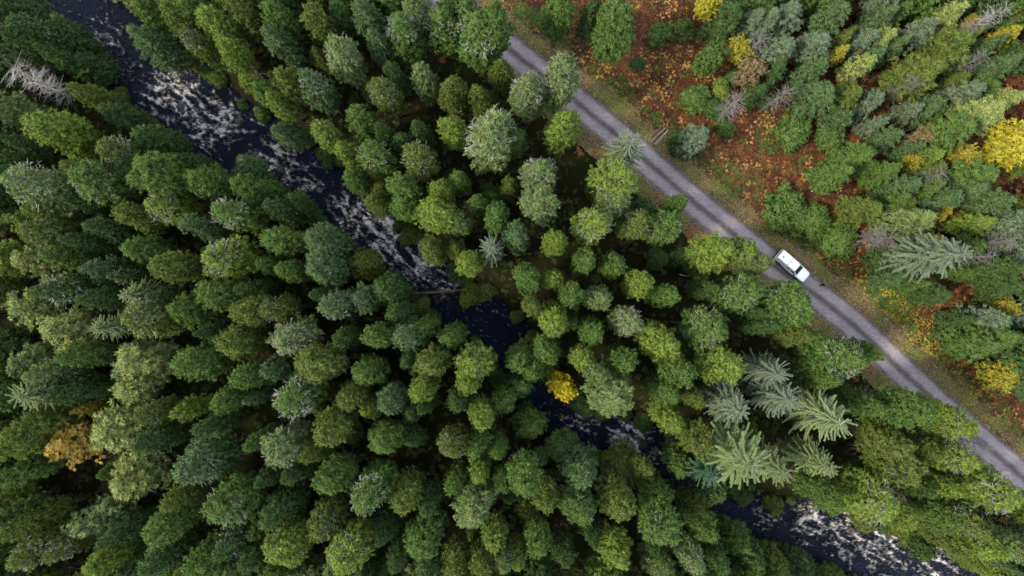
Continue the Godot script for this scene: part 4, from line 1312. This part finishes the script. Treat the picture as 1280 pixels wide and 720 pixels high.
# distance field figure -> surface nets
func sdf_mesh(bones: Array, lo: Vector3, hi: Vector3, cell: float, k: float) -> Soup:
	var nx := int((hi.x - lo.x) / cell) + 2
	var ny := int((hi.y - lo.y) / cell) + 2
	var nz := int((hi.z - lo.z) / cell) + 2
	var f := PackedFloat32Array()
	f.resize(nx * ny * nz)
	for z in nz:
		for y in ny:
			for x in nx:
				f[(z * ny + y) * nx + x] = field(bones, lo + Vector3(x, y, z) * cell, k)
	var vert := {}
	var s := Soup.new()
	var corner := [Vector3i(0, 0, 0), Vector3i(1, 0, 0), Vector3i(0, 1, 0), Vector3i(1, 1, 0), Vector3i(0, 0, 1), Vector3i(1, 0, 1), Vector3i(0, 1, 1), Vector3i(1, 1, 1)]
	var edges := [[0, 1], [2, 3], [4, 5], [6, 7], [0, 2], [1, 3], [4, 6], [5, 7], [0, 4], [1, 5], [2, 6], [3, 7]]
	for z in nz - 1:
		for y in ny - 1:
			for x in nx - 1:
				var vals := []
				var neg := 0
				for c in corner:
					var q := f[((z + c.z) * ny + y + c.y) * nx + x + c.x]
					vals.append(q)
					if q < 0.0: neg += 1
				if neg == 0 or neg == 8: continue
				var sum := Vector3.ZERO
				var cnt := 0
				for e in edges:
					var va: float = vals[e[0]]
					var vb: float = vals[e[1]]
					if (va < 0.0) != (vb < 0.0):
						sum += Vector3(corner[e[0]]).lerp(Vector3(corner[e[1]]), va / (va - vb))
						cnt += 1
				vert[Vector3i(x, y, z)] = lo + (Vector3(x, y, z) + sum / cnt) * cell
	var nrm := {}
	for key in vert:
		var p: Vector3 = vert[key]
		var e := cell * 0.5
		nrm[key] = Vector3(field(bones, p + Vector3(e, 0, 0), k) - field(bones, p - Vector3(e, 0, 0), k), field(bones, p + Vector3(0, e, 0), k) - field(bones, p - Vector3(0, e, 0), k), field(bones, p + Vector3(0, 0, e), k) - field(bones, p - Vector3(0, 0, e), k)).normalized()
	var dirs := [[Vector3i(1, 0, 0), Vector3i(0, 1, 0), Vector3i(0, 0, 1)], [Vector3i(0, 1, 0), Vector3i(0, 0, 1), Vector3i(1, 0, 0)], [Vector3i(0, 0, 1), Vector3i(1, 0, 0), Vector3i(0, 1, 0)]]
	for key in vert:
		for d in dirs:
			var a: Vector3i = key
			var b: Vector3i = key - d[1]
			var c: Vector3i = key - d[1] - d[2]
			var e: Vector3i = key - d[2]
			if not (vert.has(b) and vert.has(c) and vert.has(e)): continue
			var g0 := f[(a.z * ny + a.y) * nx + a.x]
			var t: Vector3i = a + d[0]
			var g1 := f[(t.z * ny + t.y) * nx + t.x]
			if (g0 < 0.0) == (g1 < 0.0): continue
			for tr in [[a, b, c], [a, c, e]]:
				for q in tr:
					s.v.append(vert[q]); s.n.append(nrm[q]); s.c.append(Color.WHITE)
	return s

func field(bones: Array, p: Vector3, k: float) -> float:
	var acc := 0.0
	var best := 1e9
	for b in bones:
		var pa: Vector3 = p - b[0]
		var ba: Vector3 = b[1] - b[0]
		var h := clampf(pa.dot(ba) / maxf(ba.length_squared(), 1e-8), 0.0, 1.0)
		var d: float = (pa - ba * h).length() - lerpf(b[2], b[3], h)
		if best > 1e8: best = d
		else:
			var m := maxf(k - absf(best - d), 0.0) / k
			best = minf(best, d) - m * m * k * 0.25
	return best

func build_person() -> void:
	var head := to_world(1032.0, 355.8, 1.62)
	var o := thing("person", "person in black clothes and a white cap standing on the gravel ahead of the pickup", "person", Vector3(head.x, 0.07, head.z))
	o.rotation.y = 0.6
	# +z is the way the person faces; arms bent, holding a small controller
	var body := []
	for sg in [-1.0, 1.0]:
		body.append([Vector3(sg * 0.10, 0.92, 0.0), Vector3(sg * 0.115, 0.50, 0.02), 0.095, 0.065])
		body.append([Vector3(sg * 0.115, 0.50, 0.02), Vector3(sg * 0.12, 0.10, -0.01), 0.064, 0.045])
		body.append([Vector3(sg * 0.12, 0.06, -0.04), Vector3(sg * 0.135, 0.045, 0.16), 0.05, 0.038])
		body.append([Vector3(sg * 0.17, 1.40, 0.0), Vector3(sg * 0.23, 1.14, -0.03), 0.065, 0.052])
		body.append([Vector3(sg * 0.23, 1.14, -0.03), Vector3(sg * 0.12, 1.10, 0.22), 0.052, 0.036])
	body.append([Vector3(0, 0.95, 0), Vector3(0, 1.18, 0.0), 0.15, 0.145])
	body.append([Vector3(0, 1.18, 0), Vector3(0, 1.36, 0.0), 0.15, 0.165])
	body.append([Vector3(-0.11, 1.38, 0), Vector3(0.11, 1.38, 0.0), 0.085, 0.085])
	body.append([Vector3(0, 1.40, 0), Vector3(0, 1.50, 0.01), 0.065, 0.055])
	var suit := mat(lin(0.012, 0.012, 0.014), 0.85)
	var skin := mat(lin(0.42, 0.25, 0.17), 0.6)
	part("clothed_body", sdf_mesh(body, Vector3(-0.36, -0.02, -0.26), Vector3(0.36, 1.58, 0.34), 0.03, 0.05).mesh(), suit, o)
	var hd := [[Vector3(0, 1.60, 0.0), Vector3(0, 1.66, -0.01), 0.078, 0.088], [Vector3(0, 1.555, 0.035), Vector3(0, 1.60, 0.03), 0.045, 0.06], [Vector3(0, 1.48, 0.0), Vector3(0, 1.57, 0.0), 0.052, 0.05], [Vector3(0, 1.625, 0.085), Vector3(0, 1.595, 0.105), 0.012, 0.016], [Vector3(-0.085, 1.60, 0.0), Vector3(-0.085, 1.63, -0.005), 0.014, 0.018], [Vector3(0.085, 1.60, 0.0), Vector3(0.085, 1.63, -0.005), 0.014, 0.018]]
	var hm := part("head", sdf_mesh(hd, Vector3(-0.13, 1.44, -0.13), Vector3(0.13, 1.77, 0.15), 0.014, 0.03).mesh(), skin, o)
	var s := Soup.new()
	for sg in [-1.0, 1.0]:
		s.tube([Vector3(sg * 0.032, 1.638, 0.068), Vector3(sg * 0.032, 1.638, 0.082)], [0.011, 0.008], 8, Color.WHITE)
	part("eyes", s.mesh(), mat(lin(0.03, 0.02, 0.015), 0.3), hm)
	s = Soup.new()
	s.tube([Vector3(-0.024, 1.572, 0.082), Vector3(0, 1.569, 0.09), Vector3(0.024, 1.572, 0.082)], [0.004, 0.007, 0.004], 5, Color.WHITE)
	part("mouth", s.mesh(), mat(lin(0.30, 0.11, 0.09), 0.5), hm)
	# cap: dome and a short peak
	var cap := [[Vector3(0, 1.68, -0.015), Vector3(0, 1.695, -0.02), 0.105, 0.10], [Vector3(-0.045, 1.675, 0.09), Vector3(0.045, 1.675, 0.09), 0.022, 0.022], [Vector3(0, 1.672, 0.08), Vector3(0, 1.668, 0.15), 0.03, 0.016]]
	part("cap", sdf_mesh(cap, Vector3(-0.15, 1.63, -0.16), Vector3(0.15, 1.83, 0.19), 0.016, 0.03).mesh(), mat(lin(0.82, 0.82, 0.80), 0.8), o)
	# hands with five fingers round the controller
	for sg in [-1.0, 1.0]:
		var hb := [[Vector3(sg * 0.12, 1.10, 0.22), Vector3(sg * 0.105, 1.10, 0.275), 0.030, 0.032]]
		for q in 4:
			var y := 1.122 - q * 0.017
			var p0 := Vector3(sg * 0.105, y, 0.285)
			var p1 := Vector3(sg * 0.098, y - 0.003, 0.318 - 0.003 * absf(q - 1.3))
			var p2 := Vector3(sg * 0.075, y - 0.005, 0.328 - 0.003 * absf(q - 1.3))
			hb.append([p0, p1, 0.0095, 0.0088]); hb.append([p1, p2, 0.0088, 0.0075])
		hb.append([Vector3(sg * 0.10, 1.125, 0.25), Vector3(sg * 0.082, 1.142, 0.27), 0.012, 0.010])
		hb.append([Vector3(sg * 0.082, 1.142, 0.27), Vector3(sg * 0.065, 1.140, 0.29), 0.010, 0.008])
		part("hand", sdf_mesh(hb, Vector3(sg * 0.10 - 0.07, 1.04, 0.20), Vector3(sg * 0.10 + 0.07, 1.17, 0.36), 0.007, 0.008).mesh(), skin, o)

func log_mesh(length: float, r0: float, r1: float, bend: float, stubs: int) -> ArrayMesh:
	var s := Soup.new()
	var pts := []
	var rad := []
	for i in 9:
		var t := i / 8.0
		pts.append(Vector3((t - 0.5) * length, rng.randf_range(-0.2, 0.2) * r0, bend * sin(t * PI) + rng.randf_range(-0.2, 0.2) * r0))
		rad.append(lerpf(r0, r1, t) * rng.randf_range(0.93, 1.07))
	s.tube(pts, rad, 9, Color.WHITE)
	for i in stubs:
		var t := rng.randf_range(0.15, 0.95)
		var b := Vector3((t - 0.5) * length, 0, bend * sin(t * PI))
		var d := (unit_rand() + Vector3(0.5, 0.6, 0)).normalized()
		s.tube([b, b + d * r0 * rng.randf_range(2.0, 5.0)], [r0 * 0.3, r0 * 0.12], 4, Color.WHITE, false)
	return s.mesh()

func build_timber() -> void:
	# mossy log across the river
	var a := to_world(500.0, 366.8, -0.6)
	var b := to_world(581.0, 362.0, -0.6)
	var mid := (a + b) * 0.5
	var length := a.distance_to(b) + 1.0
	var lg := thing("log_footbridge", "narrow moss-covered log laid across the dark river as a bridge", "log", mid)
	lg.rotation.y = -atan2(b.z - a.z, b.x - a.x)
	var wood := vmat(lin(0.13, 0.095, 0.05), 0.9)
	wood.albedo_texture = noise_tex(0.05, 0.5, 1.0, 31)
	wood.uv1_triplanar = true
	wood.uv1_scale = Vector3(0.3, 1.5, 1.5)
	part("trunk", log_mesh(length, 0.20, 0.15, 0.12, 9), wood, lg)
	var s := Soup.new()
	for i in 520:
		var t := rng.randf_range(-0.5, 0.5)
		if n_mid.get_noise_2d(t * 60.0, 3.0) < -0.15: continue
		var ang := rng.randf_range(0.2, PI - 0.2)
		var d := Vector3(0, sin(ang), cos(ang))
		leaf(s, Vector3(t * length, 0.0, 0.12 * sin((t + 0.5) * PI)) + d * 0.18, d, 0.17, 0.10, tint(0.3))
	var moss := part("moss", s.mesh(), vmat(lin(0.17, 0.15, 0.035), 0.95), lg)
	moss.set_meta("label", "yellow-green moss growing on the log")
	# poles piled beside the road
	var bark := [vmat(lin(0.10, 0.070, 0.055), 0.9), vmat(lin(0.17, 0.125, 0.095), 0.9), vmat(lin(0.24, 0.20, 0.175), 0.9)]
	var cut := mat(lin(0.50, 0.38, 0.24), 0.8)
	var poles := [[811, 175, 829, 157, 0, 1], [814, 177, 831, 160, 0, 2], [818, 179, 833, 163, 0, 0], [820, 182, 838, 164, 0, 1], [808, 163, 817, 153, 0, 0], [816, 176, 832, 160, 1, 1], [819, 180, 835, 163, 1, 2], [813, 173, 827, 158, 1, 0]]
	var looks := ["lowest brown pole at the road end of the roadside stack", "weathered grey pole low in the roadside stack", "dark bark-covered pole in the bottom of the roadside stack", "brown pole at the outer edge of the roadside stack", "short dark pole lying apart from the roadside stack", "brown pole lying on top of the roadside stack", "pale grey pole lying on top of the roadside stack", "dark pole lying on top of the roadside stack"]
	for i in poles.size():
		var q: Array = poles[i]
		var p0 := to_world(q[0], q[1], 0.3)
		var p1 := to_world(q[2], q[3], 0.3)
		var m := (p0 + p1) * 0.5
		var l := p0.distance_to(p1)
		var y: float = maxf(maxf(ground_y(p0.x, p0.z), ground_y(p1.x, p1.z)), ground_y(m.x, m.z)) + 0.12 + 0.2 * q[4]
		var o := thing("timber_pole", looks[i], "log", Vector3(m.x, y, m.z), "poles stacked beside the road")
		o.rotation.y = -atan2(p1.z - p0.z, p1.x - p0.x)
		part("pole", log_mesh(l, 0.13, 0.10, rng.randf_range(-0.06, 0.06), 1), bark[q[5]], o)
		s = Soup.new()
		s.tube([Vector3(-l * 0.5 - 0.012, 0, 0), Vector3(-l * 0.5 + 0.01, 0, 0)], [0.118, 0.118], 10, Color.WHITE)
		part("sawn_end", s.mesh(), cut, o)
	# bleached fallen trunks and branches
	var pale := vmat(lin(0.50, 0.47, 0.43), 0.9)
	for q in [[1015, 239, 1036, 224, 0.13, "bleached white fallen trunk lying on the bracken"], [1075, 175, 1095, 163, 0.10, "short bleached trunk lying among young plantation conifers"], [850, 343, 873, 345, 0.07, "pale crooked branch lying in the dark glade by the road"], [1232, 468, 1258, 467, 0.08, "thin pale branch lying on bracken below a gold-olive tree"], [1262, 325, 1290, 320, 0.09, "pale fallen trunk in the plantation under tan trees"]]:
		var p0 := to_world(q[0], q[1], 1.0)
		var p1 := to_world(q[2], q[3], 1.0)
		var y0 := ground_y(p0.x, p0.z) + 0.75
		var y1 := ground_y(p1.x, p1.z) + 0.75
		var m := (p0 + p1) * 0.5
		var o := thing("fallen_trunk", q[5], "log", Vector3(m.x, (y0 + y1) * 0.5 - 0.25, m.z))
		o.rotation.y = -atan2(p1.z - p0.z, p1.x - p0.x)
		o.rotation.z = atan2(y1 - y0, p0.distance_to(p1))
		part("trunk", log_mesh(p0.distance_to(p1), q[4], q[4] * 0.5, 0.15, 5), pale, o)
	# wet boulders in the rapids
	var rock := vmat(lin(0.07, 0.062, 0.055), 0.45, 0.5)
	rock.albedo_texture = noise_tex(0.04, 0.5, 1.0, 41)
	rock.uv1_triplanar = true
	rock.uv1_scale = Vector3(0.6, 0.6, 0.6)
	var bold := [[131, 47, 0.9, "largest wet boulder in the rapids below dark pines"], [226, 137, 0.7, "wet boulder among the widest rapids"], [299, 150, 0.8, "wet boulder at the road-side edge of the widest rapids"], [352, 212, 0.8, "wet boulder ringed by foam near the narrows"], [486, 296, 0.9, "brown boulder in the churning narrows above the footbridge"], [575, 352, 0.8, "grey boulder at the bank beside the footbridge end"], [589, 366, 0.7, "grey boulder on the bank just past the footbridge end"], [594, 377, 0.55, "small grey boulder on the bank past the footbridge"], [803, 553, 0.9, "pale boulder in the rapids below the yellow riverside tree"], [1066, 662, 0.9, "boulder in the rapids beyond the tallest star-branched spruce"]]
	for q in bold:
		var w := to_world(q[0], q[1], WATER_Y)
		var o := part("boulder", rock_mesh(q[2]), rock, self)
		o.position = Vector3(w.x, WATER_Y - 0.15, w.z)
		o.rotation.y = rng.randf() * TAU
		tag(o, q[3], "boulder", "boulders in the river")

func rock_mesh(r: float) -> ArrayMesh:
	var s := Soup.new()
	var rows := []
	var off := rng.randf() * 100.0
	for i in 9:
		var th := PI * i / 8.0
		var row := []
		for k in 14:
			var ph := TAU * k / 14.0
			var d := Vector3(sin(th) * cos(ph), cos(th), sin(th) * sin(ph))
			var q := 1.0 + n_mid.get_noise_3d(d.x * 9.0 + off, d.y * 9.0, d.z * 9.0) * 0.7
			row.append(d * Vector3(r * 1.2, r * 0.7, r * 0.85) * q)
		rows.append(row)
	for i in 8:
		for k in 14:
			s.quad(rows[i][k], rows[i][(k + 1) % 14], rows[i + 1][(k + 1) % 14], rows[i + 1][k], Color.WHITE)
	return s.mesh()

# ---------------------------------------------------------------- scene

func _ready() -> void:
	rng.seed = 20240611
	# camera straight down
	var cam := Camera3D.new()
	cam.name = "camera"
	cam.position = Vector3(0, CAM_H, 0)
	cam.rotation_degrees = Vector3(-90, 0, 0)
	cam.fov = rad_to_deg(2.0 * atan(360.0 / FOCAL))
	cam.near = 0.5
	cam.far = 3000.0
	add_child(cam)
	cam.current = true
	# thin bright cloud with some blue
	var sky_mat := ProceduralSkyMaterial.new()
	sky_mat.sky_top_color = Color(0.71, 0.74, 0.80)
	sky_mat.sky_horizon_color = Color(0.89, 0.89, 0.88)
	sky_mat.sky_curve = 0.2
	sky_mat.ground_bottom_color = Color(0.10, 0.11, 0.08)
	sky_mat.ground_horizon_color = Color(0.35, 0.38, 0.36)
	var sky := Sky.new()
	sky.sky_material = sky_mat
	var env := Environment.new()
	env.background_mode = Environment.BG_SKY
	env.sky = sky
	env.background_energy_multiplier = 0.95
	env.tonemap_mode = Environment.TONE_MAPPER_LINEAR
	env.tonemap_exposure = 3.7
	env.sdfgi_enabled = true
	env.ssao_enabled = true
	env.ssil_enabled = true
	var we := WorldEnvironment.new()
	we.name = "world_environment"
	we.environment = env
	add_child(we)
	var sun := DirectionalLight3D.new()
	sun.name = "sun"
	sun.light_energy = 0.5
	sun.light_angular_distance = 10.0
	sun.light_color = Color(1.0, 0.95, 0.86)
	sun.shadow_enabled = true
	add_child(sun)
	var from := Vector3(-0.85, 0.95, 0.25).normalized()
	sun.look_at_from_position(from * 50.0, Vector3.ZERO, Vector3.UP)

	n_big.seed = 3
	n_big.frequency = 0.02
	n_mid.seed = 8
	n_mid.frequency = 0.11
	n_mid.fractal_octaves = 3
	n_fine.seed = 15
	n_fine.frequency = 0.35
	n_fine.fractal_octaves = 3

	var t0 := Time.get_ticks_msec()
	build_lines()
	build_road()
	build_ground()
	build_river()
	print("setting ", Time.get_ticks_msec() - t0)
	build_shapes()
	print("shapes ", Time.get_ticks_msec() - t0)
	build_trees()
	build_edge_trees()
	build_bank_bushes()
	build_understory()
	print("trees ", Time.get_ticks_msec() - t0)
	build_vehicle()
	build_person()
	build_timber()
	print("things ", Time.get_ticks_msec() - t0)
	build_cover()
	print("cover ", Time.get_ticks_msec() - t0)
